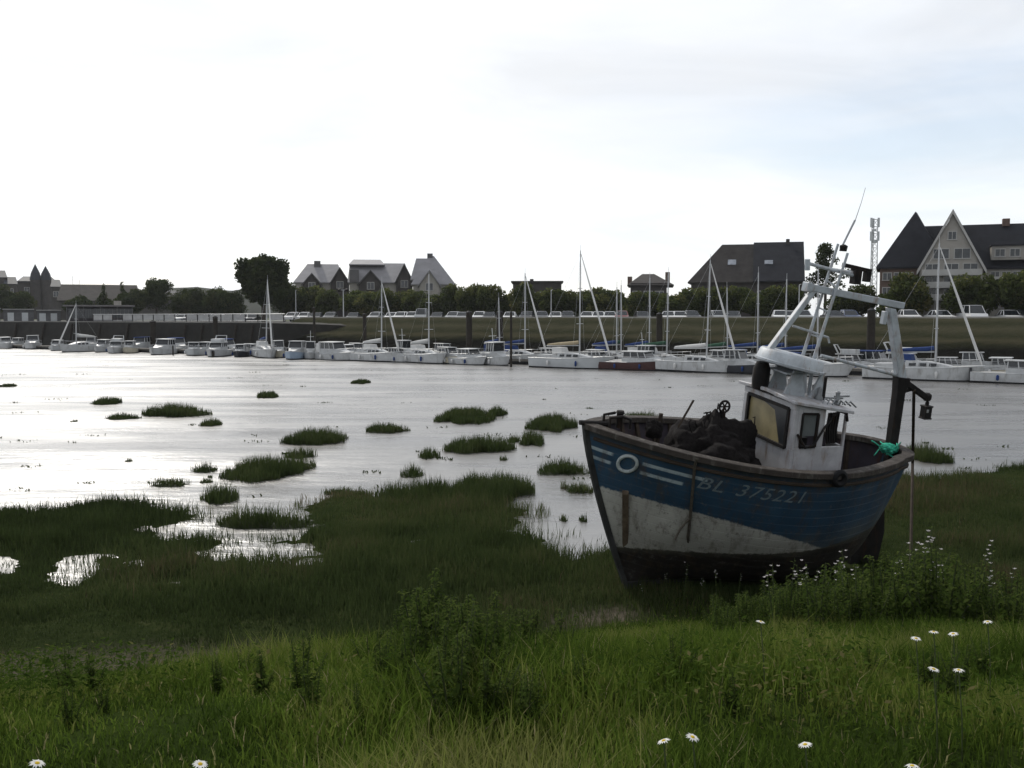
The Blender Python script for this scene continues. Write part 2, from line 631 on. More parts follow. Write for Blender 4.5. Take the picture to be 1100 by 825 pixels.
cmb = N(nt, 'ShaderNodeCombineXYZ'); nt.links.new(cx.outputs[0], cmb.inputs[0]); nt.links.new(cy.outputs[0], cmb.inputs[1])
n1 = N(nt, 'ShaderNodeTexNoise'); n1.inputs['Scale'].default_value = 0.85; n1.inputs['Detail'].default_value = 7; n1.inputs['Roughness'].default_value = 0.55; n1.inputs['Distortion'].default_value = 0.5
mpn = N(nt, 'ShaderNodeMapping'); mpn.inputs['Location'].default_value = (3.4, 1.3, 0); mpn.inputs['Rotation'].default_value = (0, 0, R_(30)); mpn.inputs['Scale'].default_value = (0.7, 1.25, 1)
nt.links.new(cmb.outputs[0], mpn.inputs['Vector']); nt.links.new(mpn.outputs[0], n1.inputs['Vector'])
cov = ramp(nt, n1.outputs['Fac'], [(0.30, (0.5, 0.5, 0.5)), (0.46, (0.85, 0.85, 0.85)), (0.60, (1, 1, 1))])
bw = N(nt, 'ShaderNodeRGBToBW'); nt.links.new(sky.outputs[0], bw.inputs[0])
# cloud radiance follows the sky's own brightness, whitened
pw = N(nt, 'ShaderNodeMath', operation='POWER'); pw.inputs[1].default_value = 0.45
nt.links.new(bw.outputs[0], pw.inputs[0])
ml0 = N(nt, 'ShaderNodeMath', operation='MULTIPLY_ADD'); ml0.inputs[1].default_value = 1.35; ml0.inputs[2].default_value = 4.9
nt.links.new(pw.outputs[0], ml0.inputs[0])
n2 = N(nt, 'ShaderNodeTexNoise'); n2.inputs['Scale'].default_value = 1.6; n2.inputs['Detail'].default_value = 8; n2.inputs['Roughness'].default_value = 0.55; n2.inputs['Distortion'].default_value = 0.8
mp2 = N(nt, 'ShaderNodeMapping'); mp2.inputs['Rotation'].default_value = (0, 0, R_(-25)); mp2.inputs['Scale'].default_value = (0.8, 1.2, 1)
nt.links.new(cmb.outputs[0], mp2.inputs['Vector']); nt.links.new(mp2.outputs[0], n2.inputs['Vector'])
md = N(nt, 'ShaderNodeMapRange'); md.inputs['From Min'].default_value = 0.3; md.inputs['From Max'].default_value = 0.65; md.inputs['To Min'].default_value = 0.90; md.inputs['To Max'].default_value = 1.05
nt.links.new(n2.outputs['Fac'], md.inputs['Value'])
ml = N(nt, 'ShaderNodeMath', operation='MULTIPLY'); nt.links.new(ml0.outputs[0], ml.inputs[0]); nt.links.new(md.outputs[0], ml.inputs[1])
cl = N(nt, 'ShaderNodeCombineColor')
for i, k in enumerate((0.972, 1.0, 1.04)):
    q = N(nt, 'ShaderNodeMath', operation='MULTIPLY'); q.inputs[1].default_value = k
    nt.links.new(ml.outputs[0], q.inputs[0]); nt.links.new(q.outputs[0], cl.inputs[i])
mx = N(nt, 'ShaderNodeMix', data_type='RGBA')
nt.links.new(cov, mx.inputs[0]); nt.links.new(sky.outputs[0], mx.inputs[6]); nt.links.new(cl.outputs[0], mx.inputs[7])
nt.links.new(mx.outputs[2], bg.inputs['Color'])
bg.inputs['Strength'].default_value = 0.12
sd_ = bpy.data.lights.new('sun', 'SUN')
sd_.energy = 2.6
sd_.angle = R_(4)
sd_.color = (1.0, 0.95, 0.87)
so = bpy.data.objects.new('sun', sd_)
COL.objects.link(so)
sv = Vector((math.sin(SUN_AZ) * math.cos(SUN_EL), math.cos(SUN_AZ) * math.cos(SUN_EL), math.sin(SUN_EL)))
so.rotation_euler = sv.to_track_quat('Z', 'Y').to_euler()
so.location = (-40, 60, 60)
SC.view_settings.view_transform = 'Standard'
SC.view_settings.look = 'None'
SC.view_settings.exposure = 0.1
SC.view_settings.gamma = 1.0
SC.view_settings.use_curve_mapping = False
SC.cycles.max_bounces = 6
SC.cycles.diffuse_bounces = 3
SC.cycles.glossy_bounces = 3
SC.cycles.transmission_bounces = 4
SC.cycles.sample_clamp_indirect = 6

# ------------------------------------------------------------------ the stranded fishing boat
# boat frame: x aft from the stem head, y to starboard, z up from the keel
BM = np.array([[0.93838, 0.34526, -0.01571], [-0.33933, 0.92899, 0.14779], [0.06562, -0.13335, 0.98889]])
BO = np.array([0.8705, 14.294, 0.297])
L_, B_, ZT, ZG, ZS, RK = 5.5, 3.05, 2.43, 2.01, 1.95, 0.84


def bw_(p):
    return BO + np.asarray(p, float) @ BM


def hull_b(t):
    bow = (1 - np.clip(1 - t / 0.5, 0, 1) ** 2.1) ** 0.85
    mid = 1 - 0.5 * np.clip((t - 0.5) / 0.4, 0, 1) ** 2
    st = np.sqrt(np.clip(1 - (np.clip((t - 0.85) / 0.15, 0, 1)) ** 2.2, 0, 1))
    return B_ / 2 * np.maximum(bow * mid * st, 0.004)


def hull_sheer(t):
    return ZG + (ZT - ZG) * np.clip(1 - t / 0.68, 0, 1) ** 1.7 + (ZS - ZG) * np.clip((t - 0.6) / 0.4, 0, 1) ** 2


def hull_keel(t):
    return 0.02 + 0.75 * np.clip((t - 0.72) / 0.28, 0, 1) ** 2.0


def hull_e(t):
    return 0.30 + 0.62 * np.clip(1 - t / 0.55, 0, 1) ** 1.3 + 0.12 * np.clip((t - 0.6) / 0.4, 0, 1)


def hull_pt(t, h, side=-1, off=0.0):
    """h 0 keel .. 1 gunwale; side -1 port"""
    zk, zs = hull_keel(t), hull_sheer(t)
    z = zk + (zs - zk) * h
    b = hull_b(t)
    y = b * h ** hull_e(t) * (1 + 0.05 * (h - 0.6) * np.clip(1 - t / 0.4, 0, 1))
    x = L_ * t + RK * (1 - h) ** 1.25 * (1 - t) ** 3.5 - 0.45 * (1 - h) * t ** 9
    return np.array([x, side * (y + off), z])


def hull_at(x, z, side=-1, off=0.0):
    """point on the hull side for boat x and height z"""
    t = x / L_
    for _ in range(12):
        zk, zs = hull_keel(t), hull_sheer(t)
        h = min(1, max(0.0, (z - zk) / (zs - zk)))
        p = hull_pt(t, h, side, off)
        t = min(0.999, max(0.0, t + (x - p[0]) / L_))
    return p


boat = thing('fishing_boat', 'blue and white wooden fishing boat aground on the grassy bank with peeling paint', 'fishing boat')
boat.matrix_world = Matrix(((BM[0][0], BM[1][0], BM[2][0], BO[0]), (BM[0][1], BM[1][1], BM[2][1], BO[1]), (BM[0][2], BM[1][2], BM[2][2], BO[2]), (0, 0, 0, 1)))

# hull paint: blue topsides, white boot top, underside shade painted in as a dark bottom band, white bow stripes, planking seams and rust
m, nt, b = new_mat('hull_paint')
tcn = N(nt, 'ShaderNodeTexCoord')
sp = N(nt, 'ShaderNodeSeparateXYZ'); nt.links.new(tcn.outputs['Object'], sp.inputs[0])


def mth(op, a, b2=None, c2=None):
    q = N(nt, 'ShaderNodeMath', operation=op)
    for i, v in enumerate((a, b2, c2)):
        if v is None:
            continue
        if isinstance(v, (int, float)):
            q.inputs[i].default_value = v
        else:
            nt.links.new(v, q.inputs[i])
    return q.outputs[0]


def step(v, edge, soft=0.012):
    q = N(nt, 'ShaderNodeMapRange')
    q.inputs['From Min'].default_value = edge - soft
    q.inputs['From Max'].default_value = edge + soft
    nt.links.new(v, q.inputs['Value'])
    return q.outputs[0]


def mixc(fac, a, c):
    q = N(nt, 'ShaderNodeMix', data_type='RGBA')
    if isinstance(fac, float): q.inputs[0].default_value = fac
    else: nt.links.new(fac, q.inputs[0])
    for i, v in ((6, a), (7, c)):
        if isinstance(v, tuple): q.inputs[i].default_value = (*v, 1)
        else: nt.links.new(v, q.inputs[i])
    return q.outputs[2]


x_, z_ = sp.outputs[0], sp.outputs[2]
nfine = noise(nt, 14, 6, 0.7)
nbig = noise(nt, 1.6, 6, 0.65)
wob = mth('ADD', mth('MULTIPLY_ADD', nfine, 0.09, -0.045), mth('MULTIPLY_ADD', noise(nt, 45, 4, .7), 0.035, -0.0175))
zl = mth('ADD', mth('ADD', z_, mth('ADD', mth('MULTIPLY', x_, 0.09), mth('MULTIPLY', mth('MULTIPLY', x_, x_), 0.04))), wob)
blue = ramp(nt, nbig, [(0.25, (0.009, 0.027, 0.050)), (0.5, (0.013, 0.045, 0.086)), (0.8, (0.024, 0.072, 0.125))])
white = ramp(nt, nbig, [(0.25, (0.26, 0.255, 0.235)), (0.7, (0.47, 0.465, 0.43))])
dark = ramp(nt, nbig, [(0.3, (0.006, 0.005, 0.005)), (0.7, (0.018, 0.014, 0.012))])  # shadow under the hull, put into the colour of the lowest band
c = mixc(step(zl, 1.57), white, blue)
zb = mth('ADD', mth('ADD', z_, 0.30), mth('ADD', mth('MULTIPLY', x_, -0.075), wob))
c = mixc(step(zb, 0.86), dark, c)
below = N(nt, 'ShaderNodeAttribute', attribute_name='below').outputs['Fac']
for d0, d1, x0, x1 in ((0.275, 0.325, 0.02, 1.36), (0.42, 0.47, 0.12, 1.10)):
    band = mth('MULTIPLY', step(below, d0, 0.006), mth('SUBTRACT', 1.0, step(below, d1, 0.006)))
    band = mth('MULTIPLY', band, mth('MULTIPLY', step(x_, x0), mth('SUBTRACT', 1.0, step(x_, x1))))
    gap = mth('SUBTRACT', 1.0, mth('MULTIPLY', step(x_, 0.30), mth('SUBTRACT', 1.0, step(x_, 0.62))))
    band = mth('MULTIPLY', mth('MULTIPLY', band, gap), ramp(nt, nfine, [(0.32, (0.35, 0.35, 0.35)), (0.5, (0.9, 0.9, 0.9))]))
    c = mixc(band, c, (0.34, 0.40, 0.42))
# worn dark top strake
c = mixc(mth('MULTIPLY', mth('SUBTRACT', 1.0, step(below, 0.13, 0.03)), 0.75), c, (0.02, 0.022, 0.022))
# plank seams along the sheer
seam = mth('FRACT', mth('MULTIPLY', below, 7.5))
c = mixc(mth('MULTIPLY', mth('SUBTRACT', 1.0, step(seam, 0.07, 0.04)), 0.35), c, (0.012, 0.014, 0.016))
# rust and weed stains running down
st = noise(nt, 5, 6, 0.7, stretch=(1.6, 1.6, 0.16))
c = mixc(ramp(nt, st, [(0.50, (0, 0, 0)), (0.70, (0.75, 0.75, 0.75))]), c, (0.052, 0.034, 0.020))
scum = mth('MULTIPLY', step(zb, 0.80, .05), mth('SUBTRACT', 1.0, step(zb, 1.12, .14)))
c = mixc(mth('MULTIPLY', scum, ramp(nt, nbig, [(.3, (.1, .1, .1)), (.7, (.6, .6, .6))])), c, (0.10, 0.10, 0.075))
pl = noise(nt, 9, 8, 0.75)
c = mixc(ramp(nt, pl, [(0.57, (0, 0, 0)), (0.64, (0.6, 0.6, 0.6))]), c, (0.085, 0.08, 0.075))
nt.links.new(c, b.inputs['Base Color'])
nt.links.new(ramp(nt, nbig, [(0.3, (0.5, 0.5, 0.5)), (0.7, (0.75, 0.75, 0.75))]), b.inputs['Roughness'])
bp = N(nt, 'ShaderNodeBump'); bp.inputs['Strength'].default_value = 0.5; bp.inputs['Distance'].default_value = 0.012
nt.links.new(mth('ADD', mth('MULTIPLY', step(seam, 0.07, 0.05), 0.8), mth('MULTIPLY', nfine, 0.5)), bp.inputs['Height'])
nt.links.new(bp.outputs['Normal'], b.inputs['Normal'])
MAT_HULL = m

ts = np.concatenate([np.linspace(0, 0.1, 10)[:-1], np.linspace(0.1, 0.86, 34)[:-1], 0.86 + 0.14 * np.sin(np.linspace(0, 1, 14) * math.pi / 2)])
hs = np.linspace(0, 1, 22) ** 1.35
V, BL, F_ = [], [], []
nh = len(hs)
for sd in (-1, 1):
    base = len(V)
    for t in ts:
        for h in hs:
            V.append(hull_pt(t, h, sd)); BL.append((hull_sheer(t) - hull_keel(t)) * (1 - h))
    for i in range(len(ts) - 1):
        for j in range(nh - 1):
            q = [base + i * nh + j, base + (i + 1) * nh + j, base + (i + 1) * nh + j + 1, base + i * nh + j + 1]
            F_.append(q if sd < 0 else q[::-1])
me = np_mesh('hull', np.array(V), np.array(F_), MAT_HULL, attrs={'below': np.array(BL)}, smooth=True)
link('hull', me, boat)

wood_dark = paint('weathered_dark_timber', (0.045, 0.034, 0.026), 0.45, 0.8, 4, bump=0.4)
rail_paint = paint('worn_rail_timber', (0.045, 0.038, 0.033), 0.5, 0.8, 5, bump=0.4, dirt=(0.13, 0.12, 0.11))
inner_paint = paint('bulwark_inside', (0.042, 0.036, 0.046), 0.45, 0.75, 2.5, dirt=(0.05, 0.02, 0.012))
white_worn = paint('worn_white_paint', (0.37, 0.37, 0.385), 0.25, 0.55, 3.5, dirt=(0.17, 0.11, 0.07))
white_steel = paint('white_painted_steel', (0.36, 0.39, 0.42), 0.28, 0.5, 5, dirt=(0.19, 0.12, 0.075))
rust_black = paint('black_rusty_steel', (0.013, 0.012, 0.012), 0.5, 0.65, 6, dirt=(0.035, 0.02, 0.012))
grey_metal = paint('dull_grey_metal', (0.22, 0.23, 0.24), 0.25, 0.5, 6, metal=0.4)

# gunwale cap: runs round the whole sheer
mb = MB()
path = [hull_pt(t, 1.0, -1) for t in ts] + [hull_pt(t, 1.0, 1) for t in ts[::-1]][1:]
rings = []
for i, p in enumerate(path):
    a, c2 = path[max(i - 1, 0)], path[min(i + 1, len(path) - 1)]
    d = c2 - a
    d[2] = 0
    d /= np.linalg.norm(d) + 1e-9
    nrm = np.array([-d[1], d[0], 0])
    if nrm @ (p - np.array([L_ / 2, 0, 0])) < 0:
        nrm = -nrm
    rings.append([tuple(p + nrm * o + np.array([0, 0, z])) for o, z in ((0.05, -0.05), (0.05, 0.035), (-0.13, 0.035), (-0.13, -0.05))])
mb.loft(rings)
mb.build('gunwale_rail', rail_paint, boat, bevel=0.008)
# rubbing strake just under it
mb = MB()
for sd in (-1, 1):
    mb.tube([hull_pt(t, 1 - 0.15 / (hull_sheer(t) - hull_keel(t)), sd, 0.012) for t in ts[1:-2]], 0.028, 6)
mb.build('rubbing_strake', wood_dark, boat, smooth=True)
# bulwark inside and deck
DECK = 0.62
V, F_ = [], []
tt = ts[4:-3]
for sd in (-1, 1):
    base = len(V)
    for t in tt:
        zs = hull_sheer(t)
        for k in range(5):
            z = zs - DECK * 1.05 * k / 4
            h = (z - hull_keel(t)) / (zs - hull_keel(t))
            p = hull_pt(t, h, sd, -min(0.055, hull_b(t) * 0.4))
            V.append(p)
    for i in range(len(tt) - 1):
        for j in range(4):
            F_.append([base + i * 5 + j, base + (i + 1) * 5 + j, base + (i + 1) * 5 + j + 1, base + i * 5 + j + 1])
link('bulwark', np_mesh('bulwark', np.array(V), np.array(F_), inner_paint, smooth=True), boat)
mb = MB()
dk = []
for t in tt:
    zs = hull_sheer(t); z = zs - DECK
    h = (z - hull_keel(t)) / (zs - hull_keel(t))
    p = hull_pt(t, h, -1, -0.03)
    dk.append([(p[0], p[1], z), (p[0], 0, z + 0.03), (p[0], -p[1], z)])
mb.loft(dk, cap=False, close=False)
mb.build('deck', paint('wet_dark_deck', (0.04, 0.034, 0.03), 0.4, 0.6, 3), boat)
mb = MB()
for k in range(13):
    t = 0.12 + 0.066 * k
    for sd in (-1, 1):
        zs = hull_sheer(t); z = zs - 0.55
        h = (z - hull_keel(t)) / (zs - hull_keel(t))
        a = hull_pt(t, 1.0, sd, -0.09); c2 = hull_pt(t, h, sd, -0.09)
        mb = MB(); mb.bar(a - np.array([0, 0, 0.05]), c2, 0.06, 0.05); mb.build('bulwark_stanchion', wood_dark, boat)
# keel and stem timber, rudder
mb = MB()
kp = [hull_pt(0, h, -1) * np.array([1, 0, 1]) for h in np.linspace(1, 0.0, 12)] + [hull_pt(t, 0.0, -1) * np.array([1, 0, 1]) for t in np.linspace(0.06, 0.97, 12)]
rings = []
for p in kp:
    off = np.array([-0.045, 0, 0]) if p[2] > 0.3 and p[0] < 1 else np.array([0, 0, -0.09])
    rings.append([tuple(p + off + np.array([0, -0.04, 0])), tuple(p + off + np.array([0, 0.04, 0])), tuple(p + np.array([0.02, 0.055, 0.02])), tuple(p + np.array([0.02, -0.055, 0.02]))])
mb.loft(rings)
mb.build('stem_and_keel', paint('stem_timber', (0.035, 0.036, 0.036), 0.5, 0.75, 4, dirt=(0.03, 0.025, 0.02)), boat)
mb = MB()
mb.prism([(4.85, -0.02), (5.38, -0.05), (5.44, 0.55), (5.34, 1.15), (5.22, 1.15), (5.12, 0.5), (4.85, 0.3)], -0.035, 0.035)
mb.build('rudder', rust_black, boat)

# wheelhouse
XW, LW, WW = 2.97, 0.92, 1.34
zr_f, zr_a, zd = 2.84, 2.70, 1.36


def zr(x): return zr_f + (zr_a - zr_f) * (x - XW) / LW


y0, y1 = -WW / 2, WW / 2
wh = MB()
TH = 0.05
# front wall around one wide window
fy0, fy1, fz0, fz1 = -0.52, 0.52, 2.16, 2.74
wh.box(XW, XW + TH, y0, y1, zd, fz0)
wh.box(XW, XW + TH, y0, fy0, fz0, fz1)
wh.box(XW, XW + TH, fy1, y1, fz0, fz1)
wh.box(XW, XW + TH, y0, y1, fz1, zr_f - 0.01)
# sides: lower panel, corner posts, mid post, lintel; window forward, open doorway aft
for ys in (y0, y1 - TH):
    wh.box(XW + TH, XW + LW, ys, ys + TH, zd, 2.19)
    for xa, xb in ((XW + TH, XW + 0.13), (XW + 0.40, XW + 0.53), (XW + LW - 0.035, XW + LW)):
        wh.add([(xa, ys, 2.19), (xb, ys, 2.19), (xb, ys + TH, 2.19), (xa, ys + TH, 2.19), (xa, ys, zr(xa) - .01), (xb, ys, zr(xb) - .01), (xb, ys + TH, zr(xb) - .01), (xa, ys + TH, zr(xa) - .01)],
               [(0, 3, 2, 1), (4, 5, 6, 7), (0, 1, 5, 4), (1, 2, 6, 5), (2, 3, 7, 6), (3, 0, 4, 7)])
    xa, xb = XW + 0.13, XW + 0.40
    wh.add([(xa, ys, 2.70), (xb, ys, 2.68), (xb, ys + TH, 2.68), (xa, ys + TH, 2.70), (xa, ys, zr(xa) - .01), (xb, ys, zr(xb) - .01), (xb, ys + TH, zr(xb) - .01), (xa, ys + TH, zr(xa) - .01)],
           [(0, 3, 2, 1), (4, 5, 6, 7), (0, 1, 5, 4), (1, 2, 6, 5), (2, 3, 7, 6), (3, 0, 4, 7)])
# aft wall with its doorway
for ya, yb in ((y0 + TH, -0.3), (0.3, y1 - TH)):
    wh.box(XW + LW - 0.05, XW + LW - 0.005, ya, yb, zd, 2.2)
house = wh.build('wheelhouse', white_worn, boat, bevel=0.006)
mb = MB()
mb.loft([[(XW - 0.08, y0 - 0.07, zr(XW - 0.08)), (XW - 0.08, 0, zr(XW - .08) + 0.035), (XW - 0.08, y1 + 0.07, zr(XW - 0.08)), (XW - 0.08, y1 + 0.07, zr(XW - 0.08) + 0.045), (XW - 0.08, 0, zr(XW - .08) + 0.09), (XW - 0.08, y0 - 0.07, zr(XW - 0.08) + 0.045)],
         [(XW + LW + 0.05, y0 - 0.07, zr(XW + LW + .05)), (XW + LW + 0.05, 0, zr(XW + LW + .05) + 0.035), (XW + LW + 0.05, y1 + 0.07, zr(XW + LW + .05)), (XW + LW + 0.05, y1 + 0.07, zr(XW + LW + .05) + 0.045), (XW + LW + 0.05, 0, zr(XW + LW + .05) + 0.09), (XW + LW + 0.05, y0 - 0.07, zr(XW + LW + .05) + 0.045)]])
mb.build('roof', white_worn, house, bevel=0.006)
# front window: ochre boarded pane in a dark frame, a torn dark corner
mb = MB()
for a, c2 in (((fy0, fz0), (fy1, fz0)), ((fy0, fz1), (fy1, fz1)), ((fy0, fz0), (fy0, fz1)), ((fy1, fz0), (fy1, fz1))):
    mb.bar((XW - 0.006, a[0], a[1]), (XW - 0.006, c2[0], c2[1]), 0.05, 0.045)
wf = mb.build('window', rust_black, boat)
wf['label'] = 'front window covered by an ochre yellow board'
mb = MB()
mb.box(XW + 0.012, XW + 0.03, fy0 + 0.02, fy1 - 0.02, fz0 + 0.02, fz1 - 0.02)
mb.build('ochre_board', paint('ochre_board', (0.25, 0.205, 0.10), 0.35, 0.45, 2.2, dirt=(0.12, 0.09, 0.045)), wf)
mb = MB()
mb.prism([(fy0 + 0.02, fz0 + 0.02), (fy0 + 0.17, fz0 + 0.02), (fy0 + 0.36, fz1 - 0.1), (fy0 + 0.7, fz1 - 0.02), (fy0 + 0.02, fz1 - 0.02)], XW + 0.004, XW + 0.011, axis='x')
mb.build('torn_film', glassy('dark_torn_film', (0.02, 0.022, 0.025), 0.3), wf)
for ys, nm in ((y0, -1), (y1 - TH, 1)):
    mb = MB()
    xa, xb = XW + 0.13, XW + 0.40
    for a, c2 in (((xa, 2.20), (xb, 2.20)), ((xa, 2.70), (xb, 2.69)), ((xa, 2.20), (xa, 2.70)), ((xb, 2.20), (xb, 2.69))):
        mb.bar((a[0], ys + 0.01, a[1]), (c2[0], ys + 0.01, c2[1]), 0.045, 0.035)
    sw = mb.build('window', rust_black, boat)
    mb = MB(); mb.box(xa + 0.02, xb - 0.02, ys + 0.016, ys + 0.026, 2.36, 2.68)
    mb.build('pane', glassy('salted_glass', (0.10, 0.11, 0.115), 0.25), sw)
mb = MB()
mb.box(XW + 0.25, XW + 0.5, -0.35, 0.35, zd, 2.25); mb.box(XW + 0.5, XW + 0.55, -0.1, 0.12, 2.25, 2.42)
mb.build('console', rust_black, house)
mb = MB()
xs = XW + 0.60
for k in range(5):
    yy = y0 + 0.02 + 0.01 * k
    mb.tube([(xs + 0.05 * k, yy, 2.70), (xs + 0.05 * k - 0.03, yy - 0.02, 2.45), (xs + 0.05 * k + 0.02, yy, 2.24)], 0.018 + 0.006 * (k % 2), 6)
mb.tube([(XW + 0.06, y0 - 0.02, 2.40), (XW + 0.2, y0 - 0.05, 2.20), (XW + 0.34, y0 - 0.05, 2.24), (XW + 0.50, y0 - 0.03, 2.48), (XW + 0.62, y0 - 0.02, 2.62)], 0.018, 6)
mb.tube([(XW + 0.62, y0 - 0.02, 2.66), (XW + 0.72, y0 - 0.05, 2.74), (XW + 0.86, y0 - 0.03, 2.70), (XW + 0.9, y0 - .02, 2.58)], 0.022, 6)
mb.build('hanging_ropes', rust_black, boat, smooth=True)
# roof gear: life-raft tub on its cradle, stubs, dark box
mb = MB()
mb.lathe([(0.48, 0.0), (0.515, 0.015), (0.52, 0.045), (0.50, 0.055), (0.475, 0.18), (0.45, 0.205), (0.25, 0.215), (0.02, 0.22)], 32)
raft = mb.build('raft_tub', white_steel, boat, smooth=True)
raft.location = (3.24, 0.0, 3.255)
raft.rotation_euler = (0, R_(11), 0)
mb = MB()
for k in (-1, 1):
    mb.prism([(3.02 + 0.02, 2.86), (3.42, 2.84), (3.33, 3.22), (3.18, 3.24)], 0.22 * k - 0.02, 0.22 * k + 0.02)
    mb.prism([(3.50, 2.83), (3.78, 2.80), (3.72, 3.18), (3.66, 3.18)], 0.22 * k - 0.02, 0.22 * k + 0.02)
mb.box(3.05, 3.75, -0.24, 0.24, 3.185, 3.21)
mb.build('raft_cradle', white_steel, boat)
mb = MB()
mb.lathe([(0.12, 0), (0.13, 0.12), (0.13, 0.30), (0.09, 0.40)], 12, (2.95, 0.25, 2.88))
mb.build('exhaust_stack', rust_black, boat, smooth=True)
mb = MB()
mb.box(3.72, 3.77, -0.25, -0.2, 2.78, 3.15)
mb.build('roof_stub', rust_black, boat)
mb = MB()
for q in ((3.62, -0.3), (3.82, 0.1), (3.86, -0.42), (3.55, 0.35)):
    mb.lathe([(0.05, 0), (0.06, 0.05), (0.03, 0.12), (0.035, 0.2), (0.01, 0.22)], 10, (q[0], q[1], zr(q[0]) + 0.05))
for k in range(6):
    mb.tube([(3.5 + 0.09 * k, -0.55, 2.80), (3.58 + 0.09 * k, -0.5, 2.88 - 0.01 * k), (3.72 + 0.1 * k, -0.42, 2.82 - 0.02 * k)], 0.012, 5)
mb.build('roof_fittings', grey_metal, boat, smooth=True)
for q_ in ([(3.9, -0.3, 2.86), (4.25, -0.2, 2.84)], [(3.85, -0.1, 2.80), (4.3, 0.0, 2.76)]):
    mb = MB(); mb.tube(q_, 0.014, 6); mb.build('fishing_rod_holder', grey_metal, boat, smooth=True)

# gantry
mb = MB(); mb.bar((2.83, 0, 3.46), (3.52, 0, 4.42), 0.085, 0.08); mb.build('gantry_strut', white_steel, boat, bevel=0.01)
mb = MB(); mb.bar((3.37, 0, 4.46), (5.19, 0, 4.21), 0.10, 0.105); mb.bar((3.35, 0, 4.46), (3.43, 0, 4.45), 0.15, 0.14); mb.build('gantry_beam', white_steel, boat, bevel=0.01)
mb = MB()
mb.loft([[(4.90, -.06, 4.18), (5.03, -.06, 4.16), (5.03, .06, 4.16), (4.90, .06, 4.18)], [(5.27, -.06, 3.08), (5.44, -.06, 3.06), (5.44, .06, 3.06), (5.27, .06, 3.08)]])
mb.bar((4.87, 0, 4.12), (4.86, 0, 3.92), 0.09, 0.07)
mb.build('gantry_leg', white_steel, boat, bevel=0.01)
mb = MB()
mb.loft([[(5.25, -.08, 3.10), (5.49, -.08, 3.08), (5.49, .08, 3.08), (5.25, .08, 3.10)], [(5.27, -.07, 2.85), (5.43, -.07, 2.85), (5.43, .07, 2.85), (5.27, .07, 2.85)], [(5.29, -.06, 1.5), (5.44, -.06, 1.5), (5.44, .06, 1.5), (5.29, .06, 1.5)]])
mb.bar((5.42, 0, 3.02), (5.90, 0, 2.76), 0.09, 0.09)
mb.bar((5.42, 0, 2.85), (5.62, 0, 2.90), 0.05, 0.05)
mb.lathe([(0.05, 0), (0.07, 0.04), (0.07, 0.1), (0.03, 0.13)], 10, (5.93, 0, 2.70))
mb.build('stern_post', rust_black, boat, bevel=0.008)
mb = MB(); mb.tube([(3.78, -0.02, 3.43), (4.6, 0, 3.26), (5.40, 0, 3.09)], 0.026, 8); mb.build('stay_bar', white_steel, boat, smooth=True)
mb = MB()
for ya in (-0.12, 0.12):
    mb.tube([(3.50 if ya > 0 else 3.60, ya * .6, 2.84), (3.52 if ya > 0 else 3.62, ya * .6, 3.4), (3.90 if ya > 0 else 3.98, ya * .6, 5.10 if ya > 0 else 4.98)], [0.030, 0.027, 0.019], 8)
for k in range(3):
    f0 = 0.2 + 0.24 * k
    mb.bar((3.52 + 0.38 * f0, 0.072, 3.4 + 1.70 * f0), (3.62 + 0.36 * f0, -0.072, 3.4 + 1.58 * f0), 0.02)
mb.build('mast', white_steel, boat, smooth=True)
mb = MB()
mb.tube([(3.35, 0, 4.80), (3.9, 0, 4.70), (4.25, 0, 4.64)], 0.026, 7)
mb.tube([(3.34, 0, 4.86), (3.36, 0, 4.70)], 0.04, 7)
mb.build('spreader', white_steel, boat, smooth=True)
mb = MB()
mb.tube([(3.24, 0.02, 3.87), (3.6, 0.02, 3.78), (3.90, 0.02, 3.70), (3.93, 0.02, 3.62)], 0.018, 6)
mb.build('cross_rung', white_steel, boat, smooth=True)
mb = MB()
mb.tube([(3.92, -0.3, 4.72), (3.92, 0.3, 4.72)], 0.02, 6)
mb.build('spreader', white_steel, boat, smooth=True)
mb = MB()
mb.bar((3.98, 0, 4.80), (4.5, 0, 4.72), 0.05, 0.06); mb.box(4.18, 4.30, -0.06, 0.06, 4.52, 4.74); mb.box(4.40, 4.48, -0.05, 0.05, 4.56, 4.72)
mb.lathe([(0.05, 0), (0.06, 0.08), (0.02, 0.1)], 8, (3.95, 0, 5.0))
mb.build('mast_lamps', rust_black, boat)
mb = MB()
mb.tube([(3.93, 0.05, 5.0), (4.13, 0.05, 5.46)], 0.016, 6); mb.tube([(4.13, 0.05, 5.44), (4.20, 0.05, 5.72), (4.24, 0.05, 5.94)], [0.007, 0.005, 0.004], 5)
mb.build('aerial', paint('aerial_grey', (0.35, 0.36, 0.38), 0.2, 0.5), boat, smooth=True)
mb = MB()
mb.box(5.885, 6.015, -0.065, 0.065, 2.42, 2.62); mb.lathe([(0.03, 0), (0.035, 0.05), (0.015, 0.08)], 8, (5.95, 0, 2.62))
mb.box(5.875, 6.025, -0.075, 0.075, 2.405, 2.43); mb.box(5.875, 6.025, -0.075, 0.075, 2.60, 2.625)
lamp = mb.build('stern_lantern', rust_black, boat, bevel=0.01)
mb = MB(); mb.box(5.90, 5.94, -0.07, -0.04, 2.52, 2.57)
mb.build('lantern_glass', glassy('pale_lamp_glass', (0.35, 0.36, 0.36), 0.2), lamp)
